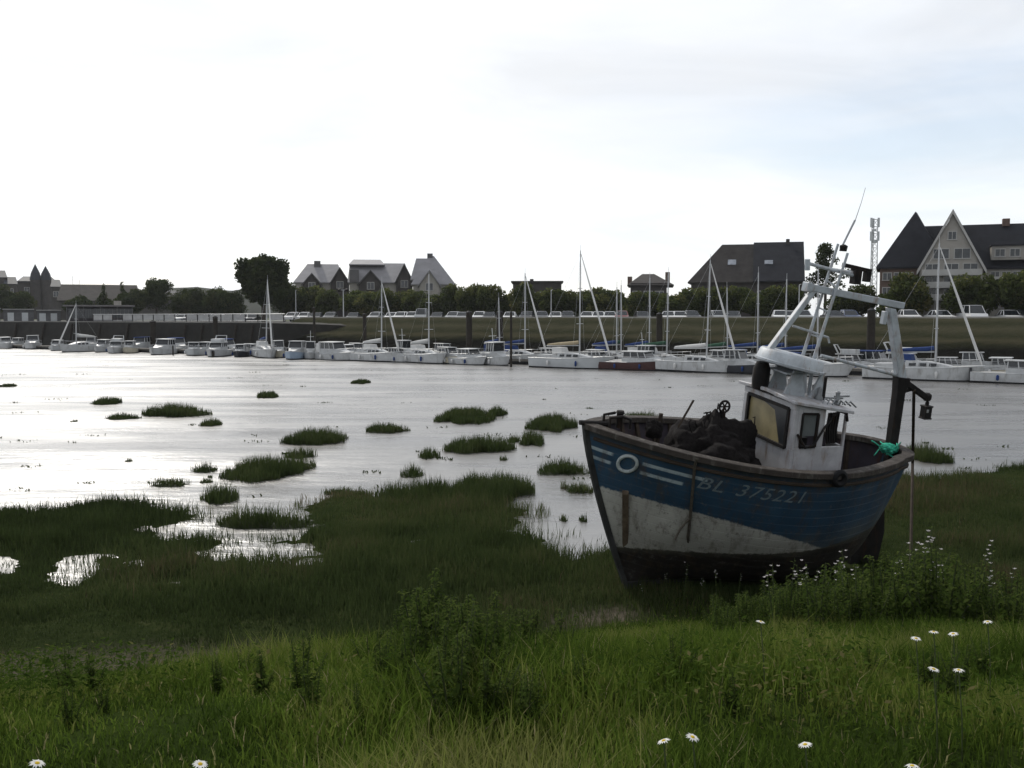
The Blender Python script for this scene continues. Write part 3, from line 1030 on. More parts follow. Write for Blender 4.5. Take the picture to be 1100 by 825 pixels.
# bow fittings: life-ring emblem, hawse pipe, samson post, small rail
c0 = hull_at(0.46, hull_sheer(0.06) - 0.38, -1, 0.015)
pa, pb_ = hull_at(0.36, c0[2], -1), hull_at(0.56, c0[2], -1)
pu = hull_at(0.46, c0[2] + 0.1, -1)
e1 = (pb_ - pa) / np.linalg.norm(pb_ - pa); e2 = pu - hull_at(0.46, c0[2] - 0.1, -1); e2 /= np.linalg.norm(e2)
mb = MB()
ring = [c0 + 0.135 * (e1 * math.cos(a) + e2 * math.sin(a)) for a in np.linspace(0, 2 * math.pi, 29)]
mb.tube(ring, 0.026, 8, cap=False)
mb.build('bow_ring', paint('ring_white', (0.34, 0.38, 0.38), 0.2, 0.6, 8, dirt=(0.1, 0.1, 0.09)), boat, smooth=True)
mb = MB()
mb.tube([(0.32, -0.10, 2.40), (0.32, -0.10, 2.55), (0.50, -0.12, 2.57), (0.62, -0.14, 2.53), (0.62, -0.14, 2.40)], 0.022, 7)
mb.tube([(0.32, 0.10, 2.40), (0.32, 0.10, 2.55), (0.50, 0.12, 2.57)], 0.022, 7)
mb.lathe([(0.05, 0), (0.05, 0.2), (0.065, 0.22), (0.05, 0.25)], 10, (0.52, 0.0, 2.38))
mb.tube([(-0.1, 0, 2.47), (0.35, 0, 2.44)], 0.035, 7)
mb.build('bow_rail', rust_black, boat, smooth=True)
mb = MB()
mb.torus((2.21, 0.0, 2.66), 0.085, 0.018, 'y', 18, 6)
for k in range(3):
    a = math.pi * k / 3
    mb.tube([(2.21 - 0.085 * math.cos(a), 0, 2.66 - 0.085 * math.sin(a)), (2.21 + 0.085 * math.cos(a), 0, 2.66 + 0.085 * math.sin(a))], 0.012, 5)
mb.tube([(2.21, 0.0, 2.57), (2.2, 0.0, 1.6)], 0.03, 7)
mb.tube([(2.08, 0.02, 2.2), (2.34, 0.02, 2.2)], 0.06, 8)
mb.build('hand_winch', rust_black, boat, smooth=True)
mb = MB()
mb.tube([(1.50, 0.05, 2.35), (1.70, 0.03, 2.76)], 0.018, 6)
mb.tube([(1.30, 0.3, 1.5), (1.34, 0.3, 2.5)], 0.035, 6)
mb.build('boat_hook', wood_dark, boat)
# a tangle of nets and a tyre fender, a green net bundle: they rest on the boat


def lumpy(name, c, R, mat, seed, n=900, spikes=0.0, label=None, cat=None, basis=True):
    g = np.random.default_rng(seed)
    nu, nv = 84, 50
    V, F_ = [], []
    for j in range(nv + 1):
        ph = math.pi * (j / nv)
        for i in range(nu):
            a = 2 * math.pi * i / nu
            d = np.array([math.sin(ph) * math.cos(a), math.sin(ph) * math.sin(a), math.cos(ph)])
            k = 1 + 0.42 * (fbm(np.array([d[0] * 2.6 + seed + d[2]]), np.array([d[1] * 2.6 + d[2] * 2.1]), 6)[0] - 0.5) * 2 + 0.10 * abs(math.sin(d[0] * 9 + seed) * math.sin(d[1] * 8 + d[2] * 7))
            V.append(np.array(c) + d * np.array(R) * k)
    for j in range(nv):
        for i in range(nu):
            i2 = (i + 1) % nu
            F_.append([j * nu + i, (j + 1) * nu + i, (j + 1) * nu + i2, j * nu + i2])
    V = np.array(V)
    mb = MB()
    mb.add(V, F_)
    for _ in range(int(spikes)):
        p = V[g.integers(0, len(V))]
        q = p + (p - np.array(c)) * g.uniform(-0.1, 0.1) + g.normal(0, 0.07, 3)
        r2 = q + g.normal(0, 0.08, 3)
        mb.tube([p, q, r2], 0.011, 4)
    if basis:
        mb.v = [tuple(bw_(p)) for p in mb.v]
    o = mb.build(name, mat, None, smooth=True)
    o.data.shade_smooth()
    a_ = o.data.attributes.get('sharp_edge')
    if a_:
        o.data.attributes.remove(a_)
    return tag(o, label, cat)


net_m = paint('dark_net', (0.020, 0.017, 0.017), 0.6, 0.9, 25, bump=1.0)
lumpy('net_heap', (2.12, 0.05, 1.74), (0.74, 0.66, 0.66), net_m, 3, spikes=70, label='tangled heap of dark fishing nets piled in the bow of the blue boat', cat='net')
lumpy('net_float', (1.18, 0.18, 2.30), (0.12, 0.12, 0.13), net_m, 5, label='small dark float lying ahead of the tangled nets in the bow', cat='float')
lumpy('green_net', (5.20, -0.12, 1.96), (0.13, 0.12, 0.075), paint('green_net', (0.06, 0.50, 0.34), 0.4, 0.8, 18, bump=0.8), 9, spikes=8, label='bright green net bundle stowed at the stern of the blue boat', cat='net')
p = hull_pt(0.575, 0.985, -1, 0.06)
mb = MB(); mb.torus(tuple(p), 0.085, 0.045, 'y', 18, 8); mb.v = [tuple(bw_(q)) for q in mb.v]
tag(mb.build('tyre_fender', paint('black_rubber', (0.012, 0.012, 0.013), 0.3, 0.8), smooth=True), 'small black tyre fender hanging beside the white wheelhouse on the rail', 'fender')
# hanging ropes and props against the bow
mb = MB()
pr = [bw_(hull_pt(0.205, 1.0, -1, 0.06))]
for h in np.linspace(0.95, 0.42, 8):
    pr.append(bw_(hull_pt(0.205 + 0.03 * (1 - h), h, -1, 0.03)))
gpt = on_z(742, 618, 0.28)
pr += [pr[-1] * 0.5 + gpt * 0.5 + np.array([0, 0, -0.05]), gpt]
mb.tube(pr, 0.022, 6)
a = pr[6]
mb.tube([a, a + np.array([-0.14, -0.02, -0.16]), a + np.array([-0.22, -0.05, -0.30])], 0.016, 5)
tag(mb.build('mooring_rope', paint('old_rope', (0.07, 0.062, 0.05), 0.4, 0.9, 20), smooth=True), 'old rope hanging from the gunwale down to the grass near the bow', 'rope')
mb = MB()
f_ = on_z(672, 632, 0.12); tpp = bw_(hull_at(0.52, 1.55, -1, 0.05))
mb.bar(f_ + np.array([0, 0, -0.15]), tpp, 0.09, 0.09)
tag(mb.build('prop_post', paint('prop_timber', (0.11, 0.085, 0.06), 0.45, 0.85, 6, dirt=(0.05, 0.03, 0.02)), bevel=0.01), 'weathered timber post propped upright against the white bow of the blue boat', 'post')
mb = MB()
g0 = on_z(977, 560, 0.2)
tq_ = bw_((5.62, 0, 2.88))
mb.tube([np.array([tq_[0], tq_[1] - 0.05, tq_[2]]), (tq_ + g0) / 2 + np.array([0.03, 0, 0]), np.array([tq_[0] + 0.02, tq_[1] - 0.05, 0.1])], 0.028, 6)
tag(mb.build('stern_pole', wood_dark, smooth=True), 'thin dark pole standing on the ground behind the stern of the blue boat', 'pole')

# registration lettering on the port bow
fc = bpy.data.curves.new('registration', 'FONT')
fc.body = 'BL 375221'
fc.size = 0.27
fc.shear = 0.28
fc.space_character = 1.12
fc.space_word = 1.3
fc.resolution_u = 4
fo = bpy.data.objects.new('registration', fc)
COL.objects.link(fo)
bpy.context.view_layer.update()
me0 = bpy.data.meshes.new_from_object(fo.evaluated_get(bpy.context.evaluated_depsgraph_get()))
import bmesh
bm = bmesh.new(); bm.from_mesh(me0)
bmesh.ops.triangulate(bm, faces=bm.faces)
bmesh.ops.subdivide_edges(bm, edges=bm.edges, cuts=1)
xs_ = [v.co.x for v in bm.verts]
wtx = max(xs_)
X0, X1 = 1.24, 2.72
for v in bm.verts:
    u = v.co.x / wtx
    bx = X0 + (X1 - X0) * u
    p = hull_at(bx, hull_sheer(bx / L_) - 0.44 + v.co.y * 1.0, -1, 0.006)
    v.co = Vector(p)
bm.to_mesh(me0); bm.free()
me0.materials.clear()
me0.materials.append(paint('faded_lettering', (0.15, 0.19, 0.21), 0.3, 0.6, 14, dirt=(0.04, 0.07, 0.09)))
bpy.data.objects.remove(fo)
link('registration_lettering', me0, boat)

# ------------------------------------------------------------------ grass, reeds, tussocks
GRASS_BANK = leafy('bank_grass', [(0.0, (0.018, 0.032, 0.006)), (0.35, (0.042, 0.070, 0.012)), (0.65, (0.080, 0.124, 0.019)), (0.88, (0.135, 0.155, 0.038)), (1.0, (0.24, 0.21, 0.12))], 0.5)
GRASS_MARSH = leafy('marsh_grass', [(0.0, (0.022, 0.031, 0.012)), (0.4, (0.038, 0.055, 0.019)), (0.68, (0.060, 0.072, 0.028)), (0.85, (0.070, 0.058, 0.034)), (1.0, (0.11, 0.09, 0.05))], 0.45, 0.8)


def blades(pts, h, w, lean, tone, rng):
    """curved three-face blades: pts (n,3), heights, widths"""
    n = len(pts)
    a = rng.uniform(0, 2 * math.pi, n)
    la = rng.uniform(0, 2 * math.pi, n)
    sd = np.stack([np.cos(a), np.sin(a), np.zeros(n)], -1) * (w / 2)[:, None]
    ld = np.stack([np.cos(la), np.sin(la), np.zeros(n)], -1) * (lean * h)[:, None]
    up = np.zeros((n, 3)); up[:, 2] = 1
    mid = pts + ld * 0.3 + up * (h * 0.55)[:, None]
    tip = pts + ld + up * (h * (1 - 0.25 * lean))[:, None]
    V = np.stack([pts - sd, pts + sd, mid - sd * 0.75, mid + sd * 0.75, tip], 1).reshape(-1, 3)
    o = (np.arange(n) * 5)[:, None]
    F = np.concatenate([o + np.array([[0, 1, 3]]), o + np.array([[0, 3, 2]]), o + np.array([[2, 3, 4]])], 0)
    return V, F, np.repeat(np.clip(tone, 0, 1), 5)


def scatter(n, x0, x1, y0, y1, rng):
    return rng.uniform(x0, x1, n), rng.uniform(y0, y1, n)


def in_view(x, y, margin=1.6):
    return np.abs(x) < 0.60 * np.maximum(y, 0) + margin + 1.2


# long grass on the near bank
g = np.random.default_rng(21)
x, y = scatter(1740000, -12, 14, 2.3, 15, g)
k = in_view(x, y)
x, y = x[k], y[k]
df = np.interp(x, FOOT_X, FOOT_Y)
dens = np.clip((df - y) / 1.0 + 0.4 + (fbm(x * 0.8, y * 0.8) - 0.5) * 2.2, 0, 1) * np.clip(7.5 / y, 0, 1.0) ** 1.2
dens = dens * (0.35 + 0.65 * np.clip((fbm(x * 1.3 + 4, y * 1.3, 3) - 0.30) * 4, 0, 1)) * (1 - bare_at(x, y))
# beaten down in the lee of the boat
inb = np.hypot((x - 3.9) / 2.3, (y - 15.4) / 0.9) < 1
k = (g.random(len(x)) < dens) & ~inb
x, y = x[k], y[k]
cl = fbm(x * 0.7 + 31, y * 0.7, 3)
cl2 = fbm(x * 2.6 + 3, y * 2.6, 2)
h = g.uniform(0.05, 0.21, len(x)) * (0.35 + 1.5 * np.clip(cl * 1.7 - 0.35, 0, 1)) * np.clip(1.25 - 0.05 * y, 0.6, 1)
df = np.interp(x, FOOT_X, FOOT_Y)
h = h * np.where((x < -1.2) & (df - y < 3.2), 0.35 + 0.65 * np.clip(1 - (-1.2 - x) / 1.5, 0, 1), 1.0)
h = np.where(g.random(len(x)) < 0.008, h * 1.5, h)
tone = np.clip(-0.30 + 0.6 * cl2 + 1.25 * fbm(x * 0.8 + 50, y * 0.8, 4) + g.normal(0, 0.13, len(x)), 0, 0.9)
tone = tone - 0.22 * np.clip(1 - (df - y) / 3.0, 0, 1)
tone = np.where(g.random(len(x)) < 0.035, g.uniform(0.9, 1, len(x)), tone)
P = np.stack([x, y, terrain(x, y) - 0.01], -1)
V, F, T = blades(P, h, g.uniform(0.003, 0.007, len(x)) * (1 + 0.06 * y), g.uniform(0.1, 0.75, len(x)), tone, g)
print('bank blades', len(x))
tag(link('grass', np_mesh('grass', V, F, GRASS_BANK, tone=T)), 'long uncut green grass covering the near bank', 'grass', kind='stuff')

# marsh sward
g = np.random.default_rng(22)
x, y = scatter(1400000, -19, 23, 8, 30, g)
k = in_view(x, y, 2.0)
x, y = x[k], y[k]
sd = land_sd(x, y)
df = np.interp(x, FOOT_X, FOOT_Y)
dens = np.clip(sd * 2.2 + 0.25, 0, 1) * np.clip((y - df) / 1.0 + 0.7, 0, 1) * (0.5 + 0.5 * np.clip((fbm(x * 0.8 + 7, y * 0.8, 3) - 0.3) * 3.5, 0, 1)) * (1 - 0.92 * bare_at(x, y))
thin = (sd > -0.5) & (sd <= 0.1)
dens = np.maximum(dens, np.where(thin, 0.05 + 0.16 * np.clip(fbm(x * 1.7, y * 1.7, 3) * 3 - 1.3, 0, 1), 0))
dens = dens * np.clip(17 / y, 0.5, 1)
inb = np.hypot((x - 3.9) / 2.2, (y - 15.4) / 0.85) < 1
k = (g.random(len(x)) < dens) & ~inb
x, y = x[k], y[k]
sd = land_sd(x, y)
cl = fbm(x * 0.55 + 11, y * 0.55, 4)
edge = np.clip(1 - sd / 0.8, 0, 1)
h = g.uniform(0.07, 0.22, len(x)) * (0.25 + 1.3 * np.clip(cl * 2 - 0.5, 0, 1) + 0.45 * edge) * (0.6 + 0.9 * g.random(len(x)) ** 2)
tone = np.clip(0.05 + 0.7 * fbm(x * 0.9, y * 0.9 + 5, 3) + 1.1 * (fbm(x * 0.22 + 3, y * 0.3 + 8, 3) - 0.5) + 0.22 * np.clip((x - 4.5) / 2, 0, 1) + 0.15 * np.clip(1 - (y - np.interp(x, FOOT_X, FOOT_Y)) / 3, 0, 1) + g.normal(0, 0.12, len(x)), 0, 1)
P = np.stack([x, y, np.maximum(terrain(x, y), -0.02) - 0.01], -1)
V, F, T = blades(P, h, g.uniform(0.008, 0.016, len(x)), g.uniform(0.05, 0.5, len(x)), tone, g)
print('marsh blades', len(x))
tag(link('marsh_grass', np_mesh('marsh_grass', V, F, GRASS_MARSH, tone=T)), 'dark salt marsh grass between the pools of wet mud', 'marsh grass', kind='stuff')

# broad-leaved herbs woven through the bank grass
g = np.random.default_rng(29)
x, y = scatter(480000, -12, 14, 2.6, 13.5, g)
k = in_view(x, y)
x, y = x[k], y[k]
df = np.interp(x, FOOT_X, FOOT_Y)
pt = np.clip((fbm(x * 0.9 + 70, y * 0.9 + 3, 4) - 0.50) * 6, 0, 1)
k = g.random(len(x)) < pt * np.clip((df - y) / 1.0 + 0.5, 0, 1) * np.clip(7 / y, 0.25, 1) * (1 - bare_at(x, y))
x, y = x[k], y[k]
n = len(x)
hz_ = g.uniform(0.02, 0.24, n) * (0.5 + fbm(x * 1.4, y * 1.4 + 20, 3))
P = np.stack([x, y, terrain(x, y) + hz_], -1)
az, sl, ln = g.uniform(0, 6.28, n), g.uniform(-0.5, 0.6, n), g.uniform(0.008, 0.021, n)
d1 = np.stack([np.cos(az) * np.cos(sl), np.sin(az) * np.cos(sl), np.sin(sl)], -1)
d2 = np.stack([-np.sin(az), np.cos(az), g.uniform(-0.4, 0.4, n)], -1)
V = np.stack([P - d1 * ln[:, None], P + d2 * (ln * .45)[:, None], P + d1 * ln[:, None], P - d2 * (ln * .45)[:, None]], 1).reshape(-1, 3)
T = np.repeat(np.clip(g.normal(0.5, 0.22, n) + (fbm(x * 1.1 + 9, y * 1.1, 2) - .5), 0, 1), 4)
HERB = leafy('herb_leaf', [(0.0, (0.018, 0.034, 0.006)), (0.5, (0.040, 0.068, 0.012)), (0.9, (0.075, 0.105, 0.022)), (1.0, (0.13, 0.12, 0.05))], 0.45)
print('herb leaves', n)
tag(link('undergrowth', np_mesh('undergrowth', V, np.arange(4 * n).reshape(-1, 4), HERB, tone=T)), 'low broad-leaved herbs woven through the bank grass', 'undergrowth', kind='stuff')

# separate clumps of cord-grass standing in the wet mud
TUSS = [  # x, y, w, h (px), label
    (116, 431, 28, 8, 'small smooth dark grass hummock alone on the bright mud at far left'),
    (130, 448, 34, 6, 'low ragged strip of grass on the mud below the small smooth hummock'),
    (188, 442, 60, 13, 'long flat grass clump on the bright mud beside the ragged strip'),
    (228, 454, 22, 8, 'small grass clump just past the end of the long flat clump'),
    (288, 424, 21, 8, 'small grass clump standing alone far out towards the yacht berths'),
    (8, 414, 18, 4, 'thin dark grass clump cut by the left edge of the picture'),
    (388, 410, 20, 5, 'thin low grass clump farthest out on the mud before the yachts'),
    (336, 470, 64, 20, 'broad two-lobed grass clump behind the big rounded tussock'),
    (322, 487, 32, 12, 'low front lobe of grass touching the broad two-lobed clump'),
    (285, 503, 82, 32, 'big rounded green tussock, largest on the open mud at left'),
    (221, 503, 24, 11, 'small grass clump left of the big rounded tussock'),
    (183, 518, 40, 11, 'low dark grass clump at the edge of the left marsh'),
    (236, 530, 40, 25, 'dark bushy tussock below the big rounded tussock'),
    (222, 516, 14, 7, 'tiny grass tuft above the dark bushy tussock'),
    (415, 460, 48, 11, 'flat grass clump alone in the middle of the mud'),
    (500, 446, 58, 19, 'wide tall-backed grass clump out on the mud with a tail on its right'),
    (534, 442, 20, 11, 'short grass tail at the right of the wide tall-backed clump'),
    (513, 478, 74, 19, 'long cigar-shaped grass clump in the middle of the mud'),
    (552, 471, 12, 11, 'tiny tuft at the right tip of the long cigar-shaped clump'),
    (593, 454, 48, 21, 'full rounded grass clump left of the blue bow'),
    (571, 471, 26, 17, 'small rounded grass clump between the cigar-shaped clump and the full one'),
    (460, 487, 20, 12, 'small spiky tuft left of the long cigar-shaped clump'),
    (443, 506, 20, 15, 'spiky upright tuft above the big marsh hump'),
    (605, 502, 50, 18, 'spiky flat-topped grass clump just left of the hull'),
    (622, 524, 30, 14, 'small spiky clump close under the blue bow'),
    (607, 521, 9, 11, 'tiny spiky tuft touching the small clump under the bow'),
    (605, 556, 8, 11, 'lone tiny sprig in the water left of the white hull'),
    (627, 556, 9, 12, 'lone tiny sprig in the water nearest the white hull'),
    (686, 449, 42, 13, 'grass clump seen over the bow rail of the blue boat'),
    (997, 488, 42, 25, 'rounded dark grass clump behind the stern of the blue boat'),
    (280, 557, 112, 25, 'long dark grass island in the pool at left'),
    (364, 527, 38, 11, 'low grass clump at the pool edge left of the marsh hump'),
    (462, 530, 112, 34, 'left half of the big grassy marsh hump'),
    (522, 525, 104, 40, 'tallest part of the big grassy marsh hump by the water'),
    (138, 494, 8, 5, 'tiny dark tuft alone on the brightest mud'),
    (541, 492, 8, 7, 'tiny dark tuft below the long cigar-shaped clump'),
    (80, 452, 7, 3, 'tiny dark speck of grass left of the ragged strip'),
    (640, 392, 26, 3, 'thin weed streak close in front of the yacht hulls'),
]
MOUND = paint('tussock_mud', (0.022, 0.026, 0.013), 0.4, 0.85, 6, bump=0.6)
for i, (cx, cy, pw, ph, lab) in enumerate(TUSS):
    g = np.random.default_rng(100 + i)
    yb = cy + ph / 2
    Db = on_z(cx, yb)[1]
    bh = min(0.34, max(0.09, 0.7 * ph * Db / FPX))       # blade height
    yt = cy - ph / 2 + bh * FPX / Db * 0.85
    yt = min(yt, yb - 1.2)
    A, Bp = on_z(cx, yb), on_z(cx, yt)
    c = (A + Bp) / 2
    ry = abs(Bp[1] - A[1]) / 2
    rx = pw / 2 * c[1] / FPX
    ry = max(min(ry, rx * 2.2), 0.08)
    n = int(min(16000, max(60, math.pi * rx * ry * 1000)))
    r = np.sqrt(g.random(n)); a = g.uniform(0, 2 * math.pi, n)
    wob = 0.4 + 1.15 * fbm(np.cos(a) * 1.9 + i * 3.1, np.sin(a) * 1.9 + i, 3)
    px_, py_ = r * np.cos(a) * rx * wob, r * np.sin(a) * ry * wob
    dome = np.clip(1 - r ** 2, 0, 1)
    base = 0.075 * dome ** 0.7 * min(1, rx)
    hh = bh * (0.35 + 0.9 * g.random(n) ** 2.2) * (0.8 + 0.4 * dome) * (0.55 + 0.9 * fbm(px_ * 2.2 + i, py_ * 2.2 + 9, 2))
    tone = np.clip(0.12 + 0.6 * fbm(px_ * 1.5 + i, py_ * 1.5, 3) + g.normal(0, 0.1, n), 0, 1)
    V, F, T = blades(np.stack([px_, py_, base], -1), hh, g.uniform(0.010, 0.02, n) * max(1, c[1] / 30), g.uniform(0.05, 0.4, n), tone, g)
    root = thing('grass_tussock', lab, 'grass tussock', (c[0], c[1], 0.0), 0, 'cord-grass tussocks standing in the wet mud')
    mb = MB()
    vs, fs = [(0, 0, 0.09 * min(1, rx))], []
    for ring, (q, z) in enumerate(((0.45, 0.075), (0.8, 0.03), (0.97, -0.03))):
        for kk in range(28):
            aa = 2 * math.pi * kk / 28
            wb = 1.04 * (0.4 + 1.15 * float(fbm(np.array([math.cos(aa) * 1.9 + i * 3.1]), np.array([math.sin(aa) * 1.9 + i]), 3)[0]))
            vs.append((q * math.cos(aa) * rx * wb, q * math.sin(aa) * ry * wb, z * min(1, rx)))
    for kk in range(28):
        k2 = (kk + 1) % 28
        fs.append((0, 1 + kk, 1 + k2))
        for q in range(2):
            fs.append((1 + q * 28 + kk, 1 + (q + 1) * 28 + kk, 1 + (q + 1) * 28 + k2, 1 + q * 28 + k2))
    mb.add(vs, fs)
    mb.build('mud_base', MOUND, root, smooth=True)
    link('blades', np_mesh('blades', V, F, GRASS_MARSH, tone=T), root)

g = np.random.default_rng(44)
P_, H_ = [], []
for _ in range(150):
    px_, py_ = g.uniform(-60, 1150), 385 + 150 * g.random() ** 1.6
    c = on_z(px_, py_)
    if land_sd(np.array([c[0]]), np.array([c[1]]))[0] > -.4:
        continue
    nb_ = int(g.integers(4, 22)); sc_ = g.uniform(.03, .16) * (c[1] / 30) ** .5
    P_.append(np.stack([c[0] + g.normal(0, sc_ * 2.2, nb_), c[1] + g.normal(0, sc_ * 1.4, nb_), np.zeros(nb_)], -1)); H_.append(g.uniform(.02, .10, nb_))
P_ = np.concatenate(P_); H_ = np.concatenate(H_)
V, F, T = blades(P_, H_, np.full(len(P_), .045), g.uniform(.3, 1.2, len(P_)), g.uniform(0, .5, len(P_)), g)
tag(link('seaweed', np_mesh('seaweed', V, F, GRASS_MARSH, tone=T)), 'scraps of seaweed strewn over the wet mud', 'seaweed', kind='stuff')

# ------------------------------------------------------------------ weeds and flowers
LEAF = leafy('weed_leaf', [(0.0, (0.020, 0.034, 0.008)), (0.5, (0.044, 0.070, 0.016)), (1.0, (0.090, 0.115, 0.032))], 0.45)
PETAL = leafy('white_petal', [(0.0, (0.62, 0.62, 0.58)), (1.0, (0.80, 0.80, 0.78))], 0.3)
PETAL2 = leafy('pale_blossom', [(0.0, (0.42, 0.40, 0.40)), (1.0, (0.68, 0.65, 0.65))], 0.3)
STEM = paint('weed_stem', (0.045, 0.06, 0.024), 0.3, 0.7, 10)
YOLK = paint('daisy_eye', (0.55, 0.38, 0.03), 0.2, 0.8, 30)


def leaf_faces(p, d, ln, wd, droop, V, F, T, t):
    d = np.array(d, float); d /= np.linalg.norm(d)
    s = np.cross(d, [0, 0, 1.0]); s /= np.linalg.norm(s) + 1e-9
    o = len(V)
    a = p + d * ln * 0.45 + np.array([0, 0, ln * 0.12])
    e = p + d * ln + np.array([0, 0, -droop * ln])
    V += [p, a + s * wd / 2, a - s * wd / 2, e]
    F += [(o, o + 2, o + 1), (o + 1, o + 2, o + 3)]
    T += [t] * 4


def weed_meshes(seed, H, bushy, flowers):
    g = np.random.default_rng(seed)
    ms = MB()
    V, F, T = [], [], []
    V2, F2, T2 = [], [], []
    ns = 1 if not bushy else 5
    for s in range(ns):
        a = g.uniform(0, 6.28); ln = g.uniform(0.05, 0.42) if bushy else 0.08
        top = np.array([math.cos(a) * ln * H, math.sin(a) * ln * H, H * (g.uniform(0.55, 1.0) if bushy else g.uniform(.85, 1))])
        st = np.array([math.cos(a) * 0.03, math.sin(a) * 0.03, -0.03])
        mid = (st + top) / 2 + np.array([0, 0, 0.05 * H])
        ms.tube([st, mid, top], [0.008, 0.006, 0.003], 5)
        nl = int(62 if bushy else 26)
        for k in range(nl):
            f = 0.10 + 0.9 * k / nl
            p = st * (1 - f) + top * f + np.array([0, 0, 0.05 * H * 4 * f * (1 - f)])
            b = k * 2.4 + g.uniform(-0.4, 0.4)
            L = (0.082 if bushy else 0.075) * (1.15 - 0.70 * f) * g.uniform(0.6, 1.4)
            leaf_faces(p, (math.cos(b), math.sin(b), g.uniform(-0.1, 0.5)), L, L * g.uniform(0.34, 0.5), g.uniform(0.0, 0.45), V, F, T, float(np.clip(0.3 + 0.4 * f + g.normal(0, 0.18), 0, 1)))
        if flowers:
            for q in range(int(g.integers(3, 8))):
                c = top + np.array([g.normal(0, 0.022), g.normal(0, 0.022), g.uniform(-0.2, 0.02)])
                for e in range(5):
                    b = e * 1.257 + g.uniform(0, 1)
                    leaf_faces(c, (math.cos(b), math.sin(b), 0.5), 0.020, 0.016, -0.1, V2, F2, T2, float(g.random()))
    out = [('stem', ms.mesh('stem', STEM)), ('leaves', np_mesh('leaves', np.array(V), np.array(F), LEAF, tone=np.array(T)))]
    if flowers:
        out.append(('flower_head', np_mesh('flower_head', np.array(V2), np.array(F2), PETAL2, tone=np.array(T2))))
    return out


BUSHY = [weed_meshes(s, 0.62, True, False) for s in (1, 2, 3)]
SPIRE = [weed_meshes(s, 0.75, False, True) for s in (11, 12, 13, 14)]


def put_weed(kind, x, y, sc, rz, name, lab, cat, group):
    t = thing(name, lab, cat, (x, y, float(terrain(x, y))), rz, group)
    t.scale = (sc, sc, sc * RNG.uniform(0.9, 1.1))
    t.rotation_euler = (RNG.uniform(-0.1, 0.1), RNG.uniform(-0.1, 0.1), rz)
    for nm, me in kind:
        link(nm, me, t)
    return t


def ground_hit(px, py, lift=0.0):
    d = ray(px, py)
    ts_ = np.arange(2.5, 40, 0.03)
    P = EYE[None] + ts_[:, None] * d[None]
    below_ = P[:, 2] < np.maximum(terrain(P[:, 0], P[:, 1]), 0) + lift
    i = int(np.argmax(below_)) if below_.any() else len(ts_) - 1
    return P[i]


g = np.random.default_rng(33)
# nettle-like leafy bush in the middle foreground
for k in range(60):
    d_ = g.uniform(3.7, 6.6)
    px_ = g.normal(505, 66)
    p = ((px_ - 550) / FPX * d_, d_)
    if p[1] > 3.2:
        put_weed(BUSHY[k % 3], p[0], p[1], g.uniform(0.35, 0.85) * (.72 + .28 * math.exp(-((px_ - 480) / 45) ** 2)) * (1.25 if d_ > 5 else .85), g.uniform(0, 6.28), 'leafy_weed', 'leafy dark green weed in the thick nettle-like clump at the middle of the near bank', 'weed', 'leafy weeds in the middle clump')
# thicket in front of the stern, with white-topped spires
for k in range(110):
    px_, d_ = g.uniform(775, 1125), g.uniform(8.6, 12.6)
    x_p = (px_ - 550) / FPX * d_
    hs_ = 0.75 + 0.25 * min(1, max(0, (px_ - 800) / 60)) + 0.45 * math.exp(-((px_ - 1000) / 60) ** 2)
    put_weed(BUSHY[k % 3], x_p, d_, hs_ * g.uniform(.75, 1.15), g.uniform(0, 6.28), 'leafy_weed', 'leafy dark green weed in the thicket between the blue stern and the daisies', 'weed', 'leafy weeds in the thicket before the stern')
for k, (px_, yt_, d_) in enumerate(((836, 590, 10.5), (843, 602, 9.5), (851, 600, 10), (866, 588, 11), (876, 600, 10), (886, 598, 10), (897, 590, 11), (906, 580, 11), (919, 588, 10.5), (932, 602, 9.5), (957, 596, 10.5), (985, 545, 11.5), (989, 562, 11), (998, 560, 11.4), (1003, 578, 10.5), (1010, 592, 10), (976, 590, 10.5), (1058, 582, 10.5), (1064, 576, 11), (1072, 596, 10), (1086, 600, 10), (1030, 606, 9.5))):
    x_p = (px_ - 550) / FPX * d_
    z_g = float(terrain(x_p, d_))
    z_t = float((EYE + ray(px_, yt_) * d_ / ray(px_, yt_)[1])[2])
    put_weed(SPIRE[k % 4], x_p, d_, max(.4, (z_t - z_g) / .77), g.uniform(0, 6.28), 'flowering_weed', 'tall slender weed with a white flowering top in front of the dark stern', 'weed', 'white-topped weeds before the stern')
for k, (px_, py_, sc) in enumerate(((716, 648, .65), (735, 650, .8), (753, 652, .6), (772, 655, .85), (790, 652, .6), (690, 655, .5))):
    p = ground_hit(px_, py_)
    put_weed(SPIRE[(k + 1) % 4], p[0], p[1], sc, g.uniform(0, 6.28), 'flowering_weed', 'thin pale-topped weed in front of the shaded hull bottom near the bow', 'weed', 'thin weeds under the bow')
for k in range(64):
    px_, d_ = g.uniform(10, 1090), g.uniform(3.7, 9.0)
    p = ((px_ - 550) / FPX * d_, d_)
    if p[1] > 3.3 and not (420 < px_ < 590):
        put_weed(BUSHY[k % 3], p[0], p[1], g.uniform(0.2, 0.42), g.uniform(0, 6.28), 'leafy_weed', 'low leafy weed scattered in the long grass of the near bank', 'weed', 'scattered low weeds in the long grass')


